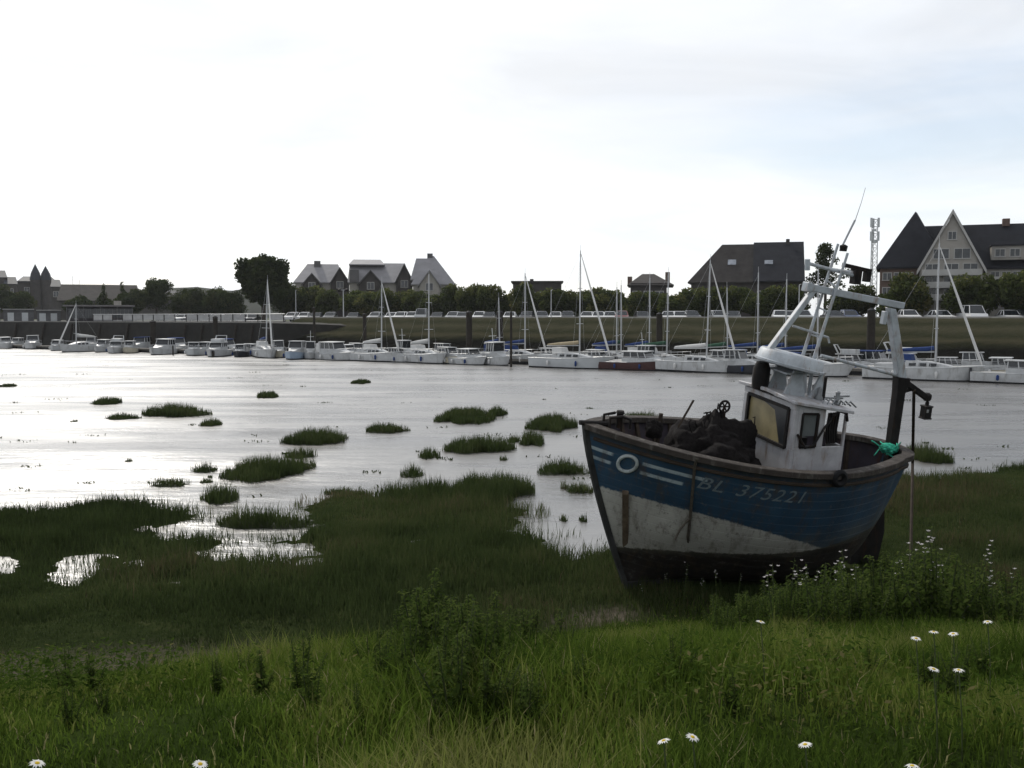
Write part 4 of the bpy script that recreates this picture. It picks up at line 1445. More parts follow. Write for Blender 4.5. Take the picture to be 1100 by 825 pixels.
def daisy_meshes(seed):
    g = np.random.default_rng(seed)
    V, F, T = [], [], []
    for e in range(16):
        b = e * 2 * math.pi / 16 + g.uniform(-0.08, 0.08)
        leaf_faces(np.array([math.cos(b) * 0.006, math.sin(b) * 0.006, 0.0]), (math.cos(b), math.sin(b), 0.05), 0.026, 0.010, g.uniform(0, 0.3), V, F, T, float(g.random()))
    pet = np_mesh('petals', np.array(V), np.array(F), PETAL, tone=np.array(T))
    mb = MB(); mb.lathe([(0.009, -0.002), (0.008, 0.004), (0.002, 0.007)], 10)
    return pet, mb.mesh('flower_eye', YOLK)


DAISY = [daisy_meshes(1), daisy_meshes(2)]
DLIST = [(984, 686, 'white daisy leftmost of the four together below the weed thicket'), (1003, 679, 'white daisy highest of the four together below the weed thicket'),
         (1024, 681, 'white daisy right of the highest one below the weed thicket'), (1061, 668, 'lone white daisy at the far right below the thicket'),
         (1003, 719, 'large white daisy facing the viewer under the group of four'), (1030, 720, 'white daisy seen edge-on beside the large facing one'),
         (713, 796, 'white daisy left of a pair low on the near bank'), (744, 792, 'smaller white daisy right of a pair low on the near bank'),
         (865, 800, 'big white daisy alone near the bottom right of the grass'), (980, 823, 'white daisy cut by the bottom edge of the picture at right'),
         (215, 821, 'white daisy cut by the bottom edge of the picture at left'), (947, 620, 'white daisy just in front of the dark stern'),
         (817, 668, 'tiny white daisy in the grass before the middle of the hull'), (40, 820, 'tiny white daisy in the bottom left corner')]
for k, (px_, py_, lab) in enumerate(DLIST):
    hgt = 0.33
    p = ground_hit(px_, py_, hgt)
    z0 = float(terrain(p[0], p[1]))
    t = thing('daisy', lab, 'daisy', (p[0], p[1], z0), 0, 'white daisies in the near grass')
    hz = p[2] - z0
    mb = MB(); mb.tube([(0.03, 0.02, -0.02), (0.015, 0.0, hz * 0.5), (0, 0, hz - 0.002)], 0.0022, 5)
    mb.build('stem', STEM, t)
    pe, ey = DAISY[k % 2]
    tilt = (g.uniform(-0.2, 0.4), g.uniform(-0.3, 0.3), g.uniform(0, 6))
    for nm, me in (('petals', pe), ('flower_eye', ey)):
        o = link(nm, me, t)
        o.location = (0, 0, hz)
        o.rotation_euler = tilt
        o.scale = (0.64,) * 3

# ------------------------------------------------------------------ the marina
GEL = paint('white_gelcoat', (0.44, 0.45, 0.455), 0.18, 0.45, 1.2, dirt=(0.22, 0.215, 0.2))
GEL_G = paint('grey_gelcoat', (0.42, 0.44, 0.45), 0.10, 0.4, 1.2)
GEL_D = paint('black_gelcoat', (0.016, 0.018, 0.024), 0.3, 0.35, 1.2)
GEL_R = paint('oxblood_hull', (0.05, 0.016, 0.014), 0.3, 0.5, 1.2)
GEL_B = paint('pale_blue_gelcoat', (0.30, 0.38, 0.48), 0.15, 0.4, 1.2)
GEL_C = paint('cream_gelcoat', (0.50, 0.46, 0.36), 0.15, 0.5, 1.2)
BOOT = paint('dark_boottop', (0.015, 0.016, 0.018), 0.3, 0.7, 2)
DECKM = paint('pale_deck', (0.36, 0.35, 0.33), 0.2, 0.8, 2)
ALU = paint('mast_aluminium', (0.40, 0.41, 0.42), 0.12, 0.42, 2, metal=0.3)
SAILC = {'beige': paint('beige_sailcover', (0.36, 0.30, 0.20), 0.2, 0.9, 4), 'blue': paint('blue_canvas', (0.022, 0.045, 0.14), 0.25, 0.9, 4),
         'white': paint('white_canvas', (0.55, 0.55, 0.54), 0.12, 0.9, 4), 'green': paint('green_canvas', (0.03, 0.08, 0.05), 0.25, 0.9, 4)}
TINT = glassy('tinted_boat_glass', (0.015, 0.018, 0.022), 0.12)
HULLC = {'white': GEL, 'grey': GEL_G, 'black': GEL_D, 'red': GEL_R, 'blue': GEL_B, 'cream': GEL_C}


def small_hull(L, B, fb, rake=0.10, sq=0.72):
    """rings from transom to stem: keel, boot line, mid, gunwale"""
    us = [0, 0.08, 0.25, 0.45, 0.65, 0.8, 0.9, 0.97, 1.0]
    up_, lo_ = [], []
    for u in us:
        b = B / 2 * (sq + (1 - sq) * min(1, u / 0.4)) * (1 - max(0, (u - 0.5) / 0.5) ** 2.3)
        b = max(b, 0.02)
        zsh = fb * (1.0 + 0.22 * max(0, u - 0.4) ** 1.5 * 3)
        ov = L * rake * max(0, (u - 0.6) / 0.4) ** 2
        X = lambda f: -L / 2 + L * u * (1 - 0) - ov * (1 - f)
        up_.append([(X(0.12), b * .90, 0.10), (X(.55), b * .98, zsh * 0.55), (X(1), b, zsh), (X(1), -b, zsh), (X(.55), -b * .98, zsh * 0.55), (X(0.12), -b * .90, 0.10)])
        lo_.append([(X(-.1), b * .78, -0.25), (X(0.12), b * .902, 0.105), (X(0.12), -b * .902, 0.105), (X(-.1), -b * .78, -0.25)])
    return up_, lo_


def boat_base(name, lab, cat, L, B, fb, col, group):
    t = thing(name, lab, cat, (0, 0, 0), 0, group)
    u, l = small_hull(L, B, fb)
    mb = MB(); mb.loft(u); h = mb.build('hull', HULLC[col], t, smooth=True)
    mb = MB(); mb.loft(l); mb.build('boot_top', BOOT, t)
    mb = MB()
    for sd in (2, 3):
        mb.tube([r[sd] for r in u], 0.035, 5)
    mb.build('toe_rail', ALU if col != 'white' else GEL_G, t)
    mb = MB()
    mb.loft([[(r[2][0] * 0.985, r[2][1] * .93, r[2][2] + 0.012), (r[2][0] * .985, 0, r[2][2] + 0.03), (r[3][0] * .985, r[3][1] * .93, r[3][2] + 0.012)] for r in u[:-1]], cap=False, close=False)
    mb.build('deck', DECKM, t)
    return t


def rails(t, L, B, fb, bow=True):
    mb = MB()
    z0 = fb * 1.02
    for sd in (-1, 1):
        pts = [(-L * .42, sd * B * .38, z0 + .5), (0, sd * B * .47, z0 + .52), (L * .3, sd * B * .33, z0 + .58), (L * .46, sd * 0.1, z0 + .65)]
        mb.tube(pts, 0.016, 5)
        for p in pts:
            mb.tube([(p[0], p[1], z0 - 0.02), p], 0.014, 5)
    mb.build('guard_rail', ALU, t)


def fenders(t, L, B, fb, g):
    for k in range(2):
        mb = MB()
        mb.lathe([(0.03, 0.0), (0.10, 0.08), (0.10, 0.40), (0.03, 0.48)], 8, (L * (-.22 + .36 * k), -B * .52, fb * .25))
        mb.build('fender', SAILC['white'] if g.random() < .6 else SAILC['blue'], t, smooth=True)


def yacht(lab, L, mast, col='white', cover='blue', genoa=True, gcol='white', seed=0, hood=None):
    g = np.random.default_rng(500 + seed)
    B, fb = L * 0.32, 0.46 + 0.05 * L
    t = boat_base('sailing_yacht', lab, 'sailing yacht', L, B, fb, col, 'yachts and motor boats moored along the far quay')
    mb = MB()
    x0, x1 = -L * .14, L * .26
    mb.loft([[(x0, -B * .33, fb), (x0, B * .33, fb), (x0 + .05, B * .27, fb + .50), (x0 + .05, -B * .27, fb + .50)],
             [(x0 + L * .2, -B * .31, fb), (x0 + L * .2, B * .31, fb), (x0 + L * .2, B * .24, fb + .45), (x0 + L * .2, -B * .24, fb + .45)],
             [(x1, -B * .16, fb + .1), (x1, B * .16, fb + .1), (x1 - .25, B * .12, fb + .22), (x1 - .25, -B * .12, fb + .22)]])
    cab = mb.build('cabin', GEL, t, bevel=0.02)
    mb = MB()
    for sd in (-1, 1):
        for k in range(3):
            xa = x0 + .3 + k * L * .085
            mb.add([(xa, sd * B * .325, fb + .16), (xa + L * .06, sd * B * .318, fb + .16), (xa + L * .06, sd * B * .275, fb + .36), (xa, sd * B * .282, fb + .36)], [(0, 1, 2, 3)])
    mb.build('cabin_window', TINT, cab)
    mb = MB()
    mb.loft([[(-L * .40, -B * .30, fb + .02), (-L * .40, B * .30, fb + .02), (-L * .40, B * .30, fb + .25), (-L * .40, -B * .30, fb + .25)], [(x0, -B * .30, fb + .02), (x0, B * .30, fb + .02), (x0, B * .30, fb + .3), (x0, -B * .30, fb + .3)]])
    mb.build('cockpit_coaming', GEL, t)
    hood = hood or (['blue', 'white', None][int(g.integers(0, 3))])
    if hood:
        mb = MB()
        mb.loft([[(x0 - .5, -B * .28, fb + .3), (x0 - .55, -B * .25, fb + .95), (x0 - .55, B * .25, fb + .95), (x0 - .5, B * .28, fb + .3)], [(x0 + .45, -B * .26, fb + .5), (x0 + .35, -B * .22, fb + .92), (x0 + .35, B * .22, fb + .92), (x0 + .45, B * .26, fb + .5)]])
        mb.build('spray_hood', SAILC[hood], t)
    xm = L * .10
    mb = MB()
    mb.tube([(xm, 0, fb + .35), (xm, 0, mast * .6), (xm, 0, mast)], [.07, .065, .045], 8)
    for f in (0.38, 0.68):
        mb.tube([(xm, -B * .28 * (1.2 - f), mast * f), (xm, B * .28 * (1.2 - f), mast * f)], .03, 5)
    mb.tube([(xm, 0, mast), (xm, 0, mast + .5)], .015, 4)
    mb.build('mast', ALU, t, smooth=True)
    mb = MB()
    mb.tube([(xm - .1, 0, fb + 1.15), (-L * .32, 0, fb + 1.05)], .055, 6)
    mb.build('boom', ALU, t)
    mb = MB()
    mb.tube([(xm - .12, 0, fb + 1.42), (xm - .5, 0, fb + 1.34), (-L * .15, 0, fb + 1.24), (-L * .31, 0, fb + 1.15)], [.15, .17, .14, .07], 7)
    mb.build('sail_cover', SAILC[cover], t, smooth=True)
    if genoa:
        mb = MB()
        a, c = np.array([L * .48, 0, fb * 1.25]), np.array([xm + .06, 0, mast * .97])
        mb.tube([a, a * .93 + c * .07, a * .45 + c * .55, c], [.03, .10, .085, .03], 7)
        mb.build('furled_genoa', SAILC[gcol], t, smooth=True)
    mb = MB()
    for p in ((-L * .49, 0, fb), (xm - .1, B * .46, fb), (xm - .1, -B * .46, fb)):
        mb.tube([p, (xm, 0, mast * .98)], .006, 4)
    mb.build('rigging', ALU, t)
    rails(t, L, B, fb)
    fenders(t, L, B, fb, g)
    return t


def motorboat(lab, L, style, col='white', seed=0, canvas='blue'):
    g = np.random.default_rng(700 + seed)
    B, fb = L * 0.36, 0.48 + 0.05 * L
    t = boat_base('motor_boat', lab, 'motor boat', L, B, fb, col, 'yachts and motor boats moored along the far quay')
    if style == 'wheelhouse':
        x0, x1, h = -L * .05, L * .20, 1.55
        roof = GEL
    elif style == 'hardtop':
        x0, x1, h = -L * .22, L * .10, 1.35
        roof = GEL
    elif style == 'canopy':
        x0, x1, h = -L * .34, L * .12, 1.25
        roof = SAILC[canvas]
    else:
        x0, x1, h = -L * .15, L * .22, 1.0
        roof = GEL
    mb = MB()
    mb.loft([[(x0, -B * .36, fb), (x0, B * .36, fb), (x0, B * .34, fb + h * .45), (x0, -B * .34, fb + h * .45)],
             [(x1, -B * .33, fb), (x1, B * .33, fb), (x1 - .1, B * .31, fb + h * .45), (x1 - .1, -B * .31, fb + h * .45)],
             [(L * .38, -B * .12, fb + .1), (L * .38, B * .12, fb + .1), (L * .36, B * .1, fb + .2), (L * .36, -B * .1, fb + .2)]])
    mb.build('cabin', GEL, t, bevel=0.02)
    z0, z1 = fb + h * .45, fb + h
    lean = .28 if style != 'wheelhouse' else -.05
    mb = MB()
    mb.loft([[(x0 + .05, -B * .33, z0), (x1 - .12, -B * .30, z0), (x1 - .12, B * .30, z0), (x0 + .05, B * .33, z0)],
             [(x0 + .1, -B * .30, z1), (x1 - .12 - lean, -B * .27, z1), (x1 - .12 - lean, B * .27, z1), (x0 + .1, B * .30, z1)]])
    wd = mb.build('window', TINT, t)
    mb = MB()
    for fx in (0.02, 0.35, 0.68, 0.98):
        xa = x0 + .06 + (x1 - .2 - x0) * fx
        xb = x0 + .1 + (x1 - .22 - lean - x0) * fx
        for sd in (-1, 1):
            mb.bar((xa, sd * B * .325, z0 - .02), (xb, sd * B * .295, z1 + .02), .07)
    mb.build('window_frame', GEL, wd)
    mb = MB()
    mb.box(x0 - .15, x1 - .02 - lean * .7, -B * .34, B * .34, z1, z1 + .10)
    rf = mb.build('roof', roof, t, bevel=0.03)
    if style == 'fly':
        mb = MB(); mb.box(x0 + .2, x1 - .5, -B * .26, B * .26, z1 + .10, z1 + .55); mb.build('flybridge', GEL, t, bevel=0.04)
        mb = MB()
        for sd in (-1, 1):
            mb.bar((x0 + .1, sd * B * .3, z1 + .1), (x0 - .3, sd * B * .26, z1 + .95), .09)
        mb.bar((x0 - .3, -B * .27, z1 + .95), (x0 - .3, B * .27, z1 + .95), .12, .08)
        mb.build('radar_arch', GEL, t)
    if style == 'wheelhouse':
        mb = MB(); mb.tube([(x0 + .3, 0, z1 + .1), (x0 + .2, 0, z1 + 1.5)], .035, 6); mb.bar((x0 + .25, -.4, z1 + .7), (x0 + .25, .4, z1 + .7), .05); mb.build('mast', GEL, t)
    if style == 'canopy':
        mb = MB(); mb.loft([[(-L * .46, -B * .34, fb + .1), (-L * .44, -B * .30, z1 - .1), (-L * .44, B * .30, z1 - .1), (-L * .46, B * .34, fb + .1)], [(x0, -B * .34, fb + .1), (x0, -B * .31, z1 + .05), (x0, B * .31, z1 + .05), (x0, B * .34, fb + .1)]])
        mb.build('cockpit_canopy', roof, t)
    mb = MB(); mb.box(-L * .52, -L * .5 + .04, -.22, .22, .1, fb + .35); mb.build('outboard', GEL_D if g.random() < .6 else GEL_G, t, bevel=0.04)
    rails(t, L, B, fb)
    fenders(t, L, B, fb, g)
    return t


def berth(t, px, r, head=0.0, flip=False):
    s = s_of(px, r, 385)
    p = sr(s, r, 0.0)
    t.location = p
    if head == 0.0:
        head = R_(-48 + RNG.uniform(-38, 34)) if px < 225 else R_(-34 + RNG.uniform(-26, 26)) if px < 400 else R_(-14 + RNG.uniform(-10, 10)) if px < 560 else R_(RNG.uniform(-9, 7))
    k_ = RNG.uniform(.84, 1.0) if t.name.startswith('motor') else .95
    t.scale = (k_, k_, k_ * (.86 if t.name.startswith('motor') else 1))
    t.rotation_euler = (R_(RNG.uniform(-2, 2)), R_(RNG.uniform(-.8, .8)), QANG + head + (math.pi if flip else 0))
    return t


FR, BK = 72.6, 78.2
# the large yachts and boats one can tell apart, left to right
berth(motorboat('low white motor boat at the far left end of the moored row', 5.5, 'cuddy', seed=1), 6, FR + 2)
berth(motorboat('white motor boat with a long pale canopy near the left end of the row', 6.2, 'canopy', canvas='white', seed=2), 36, FR + 3)
berth(motorboat('small open white motor boat between the pale canopy boat and the thin-masted yacht', 5.0, 'cuddy', col='grey', seed=3), 62, FR + 1)
berth(yacht('white yacht with a slanting furled sail before the dark quay wall', 6.8, 6.2, seed=4, cover='white'), 87, FR)
berth(motorboat('broad white cruiser with a flybridge below the dark flat-roofed cafe', 6.8, 'fly', seed=5), 126, FR)
berth(motorboat('white cruiser with a dark blue canopy below the rounded dark tree', 6.5, 'canopy', canvas='blue', seed=6), 152, BK)
berth(motorboat('long white cruiser with a hardtop beside the blue canopy boat', 7.2, 'hardtop', seed=7), 176, FR + .5)
berth(motorboat('second boat with a blue canopy moored behind the long hardtop cruiser', 6.0, 'canopy', canvas='blue', seed=8), 192, BK)
berth(motorboat('small grey motor boat right of the long hardtop cruiser', 5.2, 'cuddy', col='grey', seed=9), 208, FR)
berth(motorboat('white cabin cruiser in front of the quay ramp', 6.4, 'fly', seed=10), 235, FR)
berth(motorboat('dark-hulled small boat beside the cabin cruiser at the quay ramp', 4.8, 'cuddy', col='black', seed=11), 259, FR + .3)
berth(yacht('white yacht with a thin mast in front of the big round tree', 7.0, 8.6, seed=12, cover='blue'), 284, FR + .5)
berth(motorboat('pale blue-grey motor boat with a windscreen right of the round tree yacht', 6.0, 'hardtop', col='blue', seed=13), 318, FR - .3)
berth(motorboat('small white motor boat beside the thin dark pile post', 5.0, 'cuddy', seed=14), 345, BK - 2)
berth(motorboat('white motor boat with a pale canopy below the double street lamp', 5.8, 'canopy', canvas='white', seed=15), 362, FR)
berth(yacht('white yacht with a furled white sail below the middle grey-roofed house', 6.6, 8.0, seed=16, cover='white', hood='white'), 405, FR - .3)
berth(motorboat('small white boat behind the furled-sail yacht below the grey roofs', 4.8, 'wheelhouse', seed=17), 432, BK)
berth(yacht('white yacht with a bare mast in front of the steep grey-roofed house', 7.0, 8.6, seed=18, genoa=False, cover='white', hood='white'), 456, FR - .2)
berth(motorboat('low white motor boat right of the bare-masted yacht', 5.8, 'cuddy', seed=19), 503, FR - .4)
berth(motorboat('small wheelhouse boat with a square white top beside the twin piles', 5.2, 'wheelhouse', seed=20), 530, FR + .4)
berth(yacht('white yacht with blue covers just left of the tallest mast', 6.8, 8.6, seed=21, cover='blue', hood='blue'), 558, BK - 2.2)
berth(yacht('large cream-decked yacht with the tallest mast and a beige sail cover', 7.8, 10.2, col='grey', seed=22, cover='beige', hood='white'), 614, FR - .6)
berth(yacht('white yacht moored behind the tallest-masted one', 6.0, 7.2, seed=23, genoa=False), 656, BK)
berth(motorboat('dark red hulled work boat with a low white deck in mid row', 6.8, 'cuddy', col='red', seed=24), 684, FR - .2)
berth(motorboat('small fishing boat with an upright wheelhouse behind the dark red hull', 5.6, 'wheelhouse', seed=25), 690, BK - 1.5)
berth(yacht('white yacht with a thin bare mast behind the dark red work boat', 6.2, 8.4, seed=26, genoa=False, cover='green'), 709, BK)
berth(yacht('white yacht with a slanting furled sail under the dark hipped building', 7.0, 9.0, seed=27, cover='white'), 750, FR - .5)
berth(motorboat('black hulled motor boat with a white deck left of the raft tub', 5.2, 'hardtop', col='black', seed=28), 795, FR - .2)
berth(yacht('white yacht with a short mast rising left of the boat gantry', 6.4, 8.2, seed=29, genoa=False), 806, BK)
berth(yacht('long pale yacht hull seen under the stay bar of the blue boat', 7.4, 8.0, seed=30, genoa=False, cover='blue'), 868, FR - .6)
berth(motorboat('white cabin cruiser behind the stay bar of the blue boat', 5.6, 'fly', seed=31), 912, BK - 1)
berth(yacht('long white yacht right of the gantry leg with a slanting furled sail', 8.0, 9.6, seed=32, cover='blue', hood='blue'), 992, FR - 1.0)
berth(motorboat('white cruiser with a rounded cabin moored behind the long right-hand yacht', 5.4, 'fly', seed=33), 968, BK)
berth(motorboat('white cruiser with a streamlined cabin near the right end of the row', 5.6, 'hardtop', seed=34), 1052, BK)
berth(motorboat('white motor boat cut by the right edge of the picture', 6.5, 'cuddy', seed=35), 1098, FR - 1.2)
berth(motorboat('low pale motor boat behind the row under the grass bank at middle left', 5.0, 'cuddy', col='cream', seed=36), 590, BK + .2)
berth(motorboat('small white cuddy boat tucked between the tallest-masted yacht and the red hull', 4.6, 'cuddy', seed=37), 640, BK - 1)
berth(motorboat('small white cuddy boat tucked behind the black hull', 4.8, 'cuddy', seed=38), 775, BK - 1)
berth(motorboat('white hardtop boat tucked behind the low boat beside the twin piles', 5.0, 'hardtop', seed=39), 478, BK - .6)
berth(motorboat('white canopied boat tucked behind the pale canopy boat under the street lamp', 5.0, 'canopy', canvas='white', seed=40), 384, BK - .3)

for k_i, (px_i, r_i, kind_i, arg, lab_i) in enumerate((
        (20, BK, 'm', 'cuddy', 'small white boat behind the leftmost two boats of the row'), (98, BK - .5, 'm', 'hardtop', 'white boat behind the slanting-sail yacht before the dark quay wall'),
        (112, FR + 1, 'm', 'cuddy', 'small open boat just left of the broad flybridge cruiser'), (140, FR + .6, 'm', 'cuddy', 'small open boat just right of the broad flybridge cruiser'),
        (222, FR + 1.2, 'm', 'cuddy', 'small white boat just left of the cabin cruiser at the quay ramp'), (246, BK - 1, 'm', 'canopy', 'blue-covered boat behind the cabin cruiser at the quay ramp'),
        (270, FR + 2, 'm', 'cuddy', 'small white boat just left of the thin-masted yacht before the big tree'), (300, FR + 1.5, 'm', 'hardtop', 'white boat just right of the thin-masted yacht before the big tree'),
        (334, FR + .5, 'm', 'wheelhouse', 'small wheelhouse boat beside the thin dark pile post'), (374, BK - 1.4, 'm', 'cuddy', 'small cuddy boat right of the boat under the double street lamp'),
        (425, FR - .2, 'm', 'cuddy', 'low white boat between the two yachts below the grey roofs'), (480, FR + .2, 'm', 'cuddy', 'low boat close right of the bare-masted yacht'),
        (691, BK + .2, 'y', 8.0, 'yacht behind the upright wheelhouse fishing boat with a bare thin mast'), (775, BK + .4, 'y', 7.0, 'yacht with a short bare mast right of the slanting furled sail'),
        (836, BK, 'y', 7.6, 'yacht with a thin bare mast behind the raft tub'), (661, BK + .6, 'y', 7.4, 'yacht with a thin bare mast right of the tallest-masted one'),
        (533, BK + .4, 'y', 6.4, 'small yacht with a bare mast between the twin piles'), (945, BK + .2, 'm', 'canopy', 'blue-covered boat behind the gantry leg of the blue boat'),
        (1018, BK - .4, 'm', 'cuddy', 'small white boat behind the bow of the long right-hand yacht'), (1076, BK, 'm', 'cuddy', 'small white boat between the streamlined cruiser and the right picture edge'))):
    if kind_i == 'm':
        berth(motorboat(lab_i, 4.6, arg, col=['white', 'grey', 'white', 'cream'][k_i % 4], seed=60 + k_i), px_i, r_i)
    else:
        berth(yacht(lab_i, 5.8, arg, seed=60 + k_i, genoa=False, cover='green' if k_i % 2 else 'blue'), px_i, r_i)

# pontoons between the two rows
PON = paint('pontoon_deck', (0.16, 0.15, 0.135), 0.3, 0.85, 2)
for k, (xa, xb, lab) in enumerate(((-40, 330, 'floating pontoon behind the left half of the moored boats'), (345, 760, 'floating pontoon behind the middle of the moored boats'), (775, 1190, 'floating pontoon behind the boats at the right'))):
    s0, s1 = s_of(xa, 75.4, 385), s_of(xb, 75.4, 385)
    o = thing('pontoon', lab, 'pontoon', sr(s0, 75.4, 0), QANG, 'floating pontoons')
    mb = MB(); mb.box(0, s1 - s0, -.6, .6, .28, .48); mb.build('walkway', PON, o)
    n = int((s1 - s0) / 3)
    mb = MB()
    for q in range(n):
        mb.box(q * 3 + .3, q * 3 + 2.7, -.55, .55, -.2, .28)
    f = mb.build('float_row', BOOT, o); f['kind'] = 'stuff'

# mooring piles
PILE = paint('dark_pile', (0.028, 0.024, 0.02), 0.4, 0.85, 2, bump=0.3)
for px, ty, r, wd, lab in ((338, 331, 76.4, .13, 'thin dark pile post beside the small white motor boat'), (392, 338, 79.9, 0.20, 'dark pile below the middle grey-roofed house'),
                           (504, 336, 79.9, 0.30, 'thick dark pile, left one of the twin piles'), (537, 336, 79.9, 0.30, 'thick dark pile, right one of the twin piles'),
                           (549, 336, 70.6, .10, 'slim dark pile standing in the water before the boats'), (708, 338, 79.9, 0.27, 'thick dark pile behind the thin bare mast'),
                           (935, 334, 79.9, 0.32, 'thick brown pile between the gantry mast and gantry leg'), (165, 346, 79.9, .4, 'thick dark pile at the quay wall below the rounded tree'),
                           (232, 341, 79.9, .3, 'dark pile at the quay wall above the cabin cruiser'), (186, 372, 70.8, .08, 'short slim post in the water before the left boats'), (229, 378, 70.4, .16, 'short stout post in the water before the cabin cruiser')):
    b0 = at_r(px, 385, r)
    zt = z_of(px, ty, r)
    o = thing('mooring_pile', lab, 'mooring pile', (b0[0], b0[1], 0), 0, 'mooring piles along the quay')
    mb = MB(); mb.tube([(0, 0, -.4), (0, 0, zt)], wd, 10); mb.build('shaft', PILE, o, smooth=True)
    mb = MB(); mb.lathe([(wd * 1.04, 0), (wd * 1.06, .06), (wd * .3, .06 + wd * .5)], 10, (0, 0, zt)); mb.build('cap', BOOT, o)

# ------------------------------------------------------------------ trees
FOL = leafy('tree_foliage', [(0.0, (0.028, 0.038, 0.015)), (0.45, (0.058, 0.074, 0.026)), (0.8, (0.095, 0.105, 0.035)), (1.0, (0.13, 0.12, 0.048))], 0.5)
FOL_D = leafy('dark_foliage', [(0.0, (0.020, 0.029, 0.012)), (0.6, (0.044, 0.058, 0.022)), (1.0, (0.075, 0.080, 0.032))], 0.4)
BARK = paint('tree_bark', (0.05, 0.042, 0.034), 0.35, 0.9, 3, bump=0.5)


def crown_mesh(seed, clumps, leaf, per, mat, tvar=0.22):
    """clumps: list of (x,y,z,r); leaf quads scattered in each"""
    g = np.random.default_rng(seed)
    V, F, T = [], [], []
    for (cx, cy, cz, r) in clumps:
        n = int(per * (r / 0.8) ** 2)
        d = g.normal(size=(n, 3)); d /= np.linalg.norm(d, axis=1)[:, None]
        P = np.array([cx, cy, cz]) + d * (r * g.uniform(0.35, 1.08, n) ** 0.6)[:, None] * np.array([1, 1, 0.85])
        a = g.normal(size=(n, 3)); a /= np.linalg.norm(a, axis=1)[:, None]
        bb = np.cross(a, g.normal(size=(n, 3))); bb /= np.linalg.norm(bb, axis=1)[:, None]
        s = leaf * g.uniform(0.6, 1.4, n)[:, None]
        o = len(V) * 0
        q = np.stack([P - a * s, P + bb * s * .6, P + a * s, P - bb * s * .6], 1).reshape(-1, 3)
        V.append(q)
        T.append(np.repeat(np.clip(0.45 + g.normal(0, tvar) + g.normal(0, 0.12, n), 0, 1), 4))
    V = np.concatenate(V); T = np.concatenate(T)
    F = np.arange(len(V)).reshape(-1, 4)
    return np_mesh('crown', V, F, mat, tone=T)


def trunk_mesh(seed, h, r, spread, limbs=5, fork=0.45):
    g = np.random.default_rng(seed)
    mb = MB()
    mb.tube([(0, 0, -0.1), (g.normal(0, .04), g.normal(0, .04), h * .4), (0, 0, h * .8)], [r, r * .8, r * .35], 8)
    for k in range(limbs):
        a = 6.28 * k / limbs + g.uniform(-.4, .4)
        z0 = h * g.uniform(fork, .7)
        e = (math.cos(a) * spread * g.uniform(.5, .9), math.sin(a) * spread * g.uniform(.5, .9), h * g.uniform(.8, 1.0))
        mb.tube([(0, 0, z0), (e[0] * .5, e[1] * .5, z0 + (e[2] - z0) * .6), e], [r * .5, r * .35, r * .12], 6)
    return mb.mesh('trunk', BARK, True)


def round_clumps(seed, rx, rz, zc, n, rmin, rmax, top=None):
    g = np.random.default_rng(seed)
    out = []
    for _ in range(n):
        d = g.normal(size=3); d /= np.linalg.norm(d)
        f = g.uniform(0.25, 0.85)
        out.append((d[0] * rx * f, d[1] * rx * f, zc + d[2] * rz * f, g.uniform(rmin, rmax)))
    return out


STREET = []
for k in range(5):
    h = 4.6 + 0.25 * (k % 3)
    STREET.append((trunk_mesh(40 + k, h * .85, .14, 1.1), crown_mesh(60 + k, round_clumps(80 + k, 1.75, 1.75, 2.6, 34, .6, 1.1), .17, 150, FOL)))


def tree(name, lab, x, y, z, tm, cm, sc=1.0, scz=None, group=None):
    t = thing(name, lab, 'tree', (x, y, z), RNG.uniform(0, 6.28), group)
    t.scale = (sc, sc, scz or sc)
    link('trunk', tm, t); link('crown', cm, t)
    return t


ORD = ['first', 'second', 'third', 'fourth', 'fifth', 'sixth', 'seventh', 'eighth', 'ninth', 'tenth', 'eleventh', 'twelfth', 'thirteenth', 'fourteenth', 'fifteenth', 'sixteenth',
       'seventeenth', 'eighteenth', 'nineteenth', 'twentieth', 'twenty-first', 'twenty-second', 'twenty-third', 'twenty-fourth', 'twenty-fifth', 'twenty-sixth', 'twenty-seventh', 'twenty-eighth', 'twenty-ninth', 'thirtieth',
       'thirty-first', 'thirty-second', 'thirty-third', 'thirty-fourth', 'thirty-fifth', 'thirty-sixth', 'thirty-seventh', 'thirty-eighth', 'thirty-ninth', 'fortieth', 'forty-first', 'forty-second', 'forty-third', 'forty-fourth', 'forty-fifth', 'forty-sixth', 'forty-seventh', 'forty-eighth']
# street trees: (x px, top y px, r)
ST = [(318, 306, 116), (334, 304, 117), (352, 306, 116), (384, 306, 117), (398, 309, 116), (414, 307, 115), (431, 308, 117), (447, 309, 116), (466, 309, 116), (484, 306, 117), (500, 307, 116),
      (513, 303, 119), (528, 305, 116), (543, 306, 118), (562, 304, 116), (580, 306, 117), (597, 305, 116), (612, 308, 117), (628, 303, 118), (645, 303, 116), (660, 307, 117), (682, 309, 115), (700, 308, 118),
      (722, 307, 115), (740, 303, 117), (758, 306, 116), (775, 305, 116), (793, 303, 117), (812, 304, 116), (830, 305, 116), (848, 304, 116), (905, 308, 115), (925, 303, 116), (963, 300, 104), (976, 294, 104), (1043, 290, 103), (1090, 292, 102), (1112, 288, 102)]
for k, (px, ty, r) in enumerate(ST):
    r += 10
    b0 = at_r(px, 341, r)
    hgt = z_of(px, ty, r) - 3.4
    tm, cm = STREET[k % 5]
    sc = hgt / 4.75
    tree('street_tree', 'round street tree, ' + ORD[k] + ' in the row rightwards of the big round tree', b0[0], b0[1], 3.4, tm, cm, sc * RNG.uniform(.8, 1.3), sc * RNG.uniform(.86, 1.07), 'round street trees along the embankment')
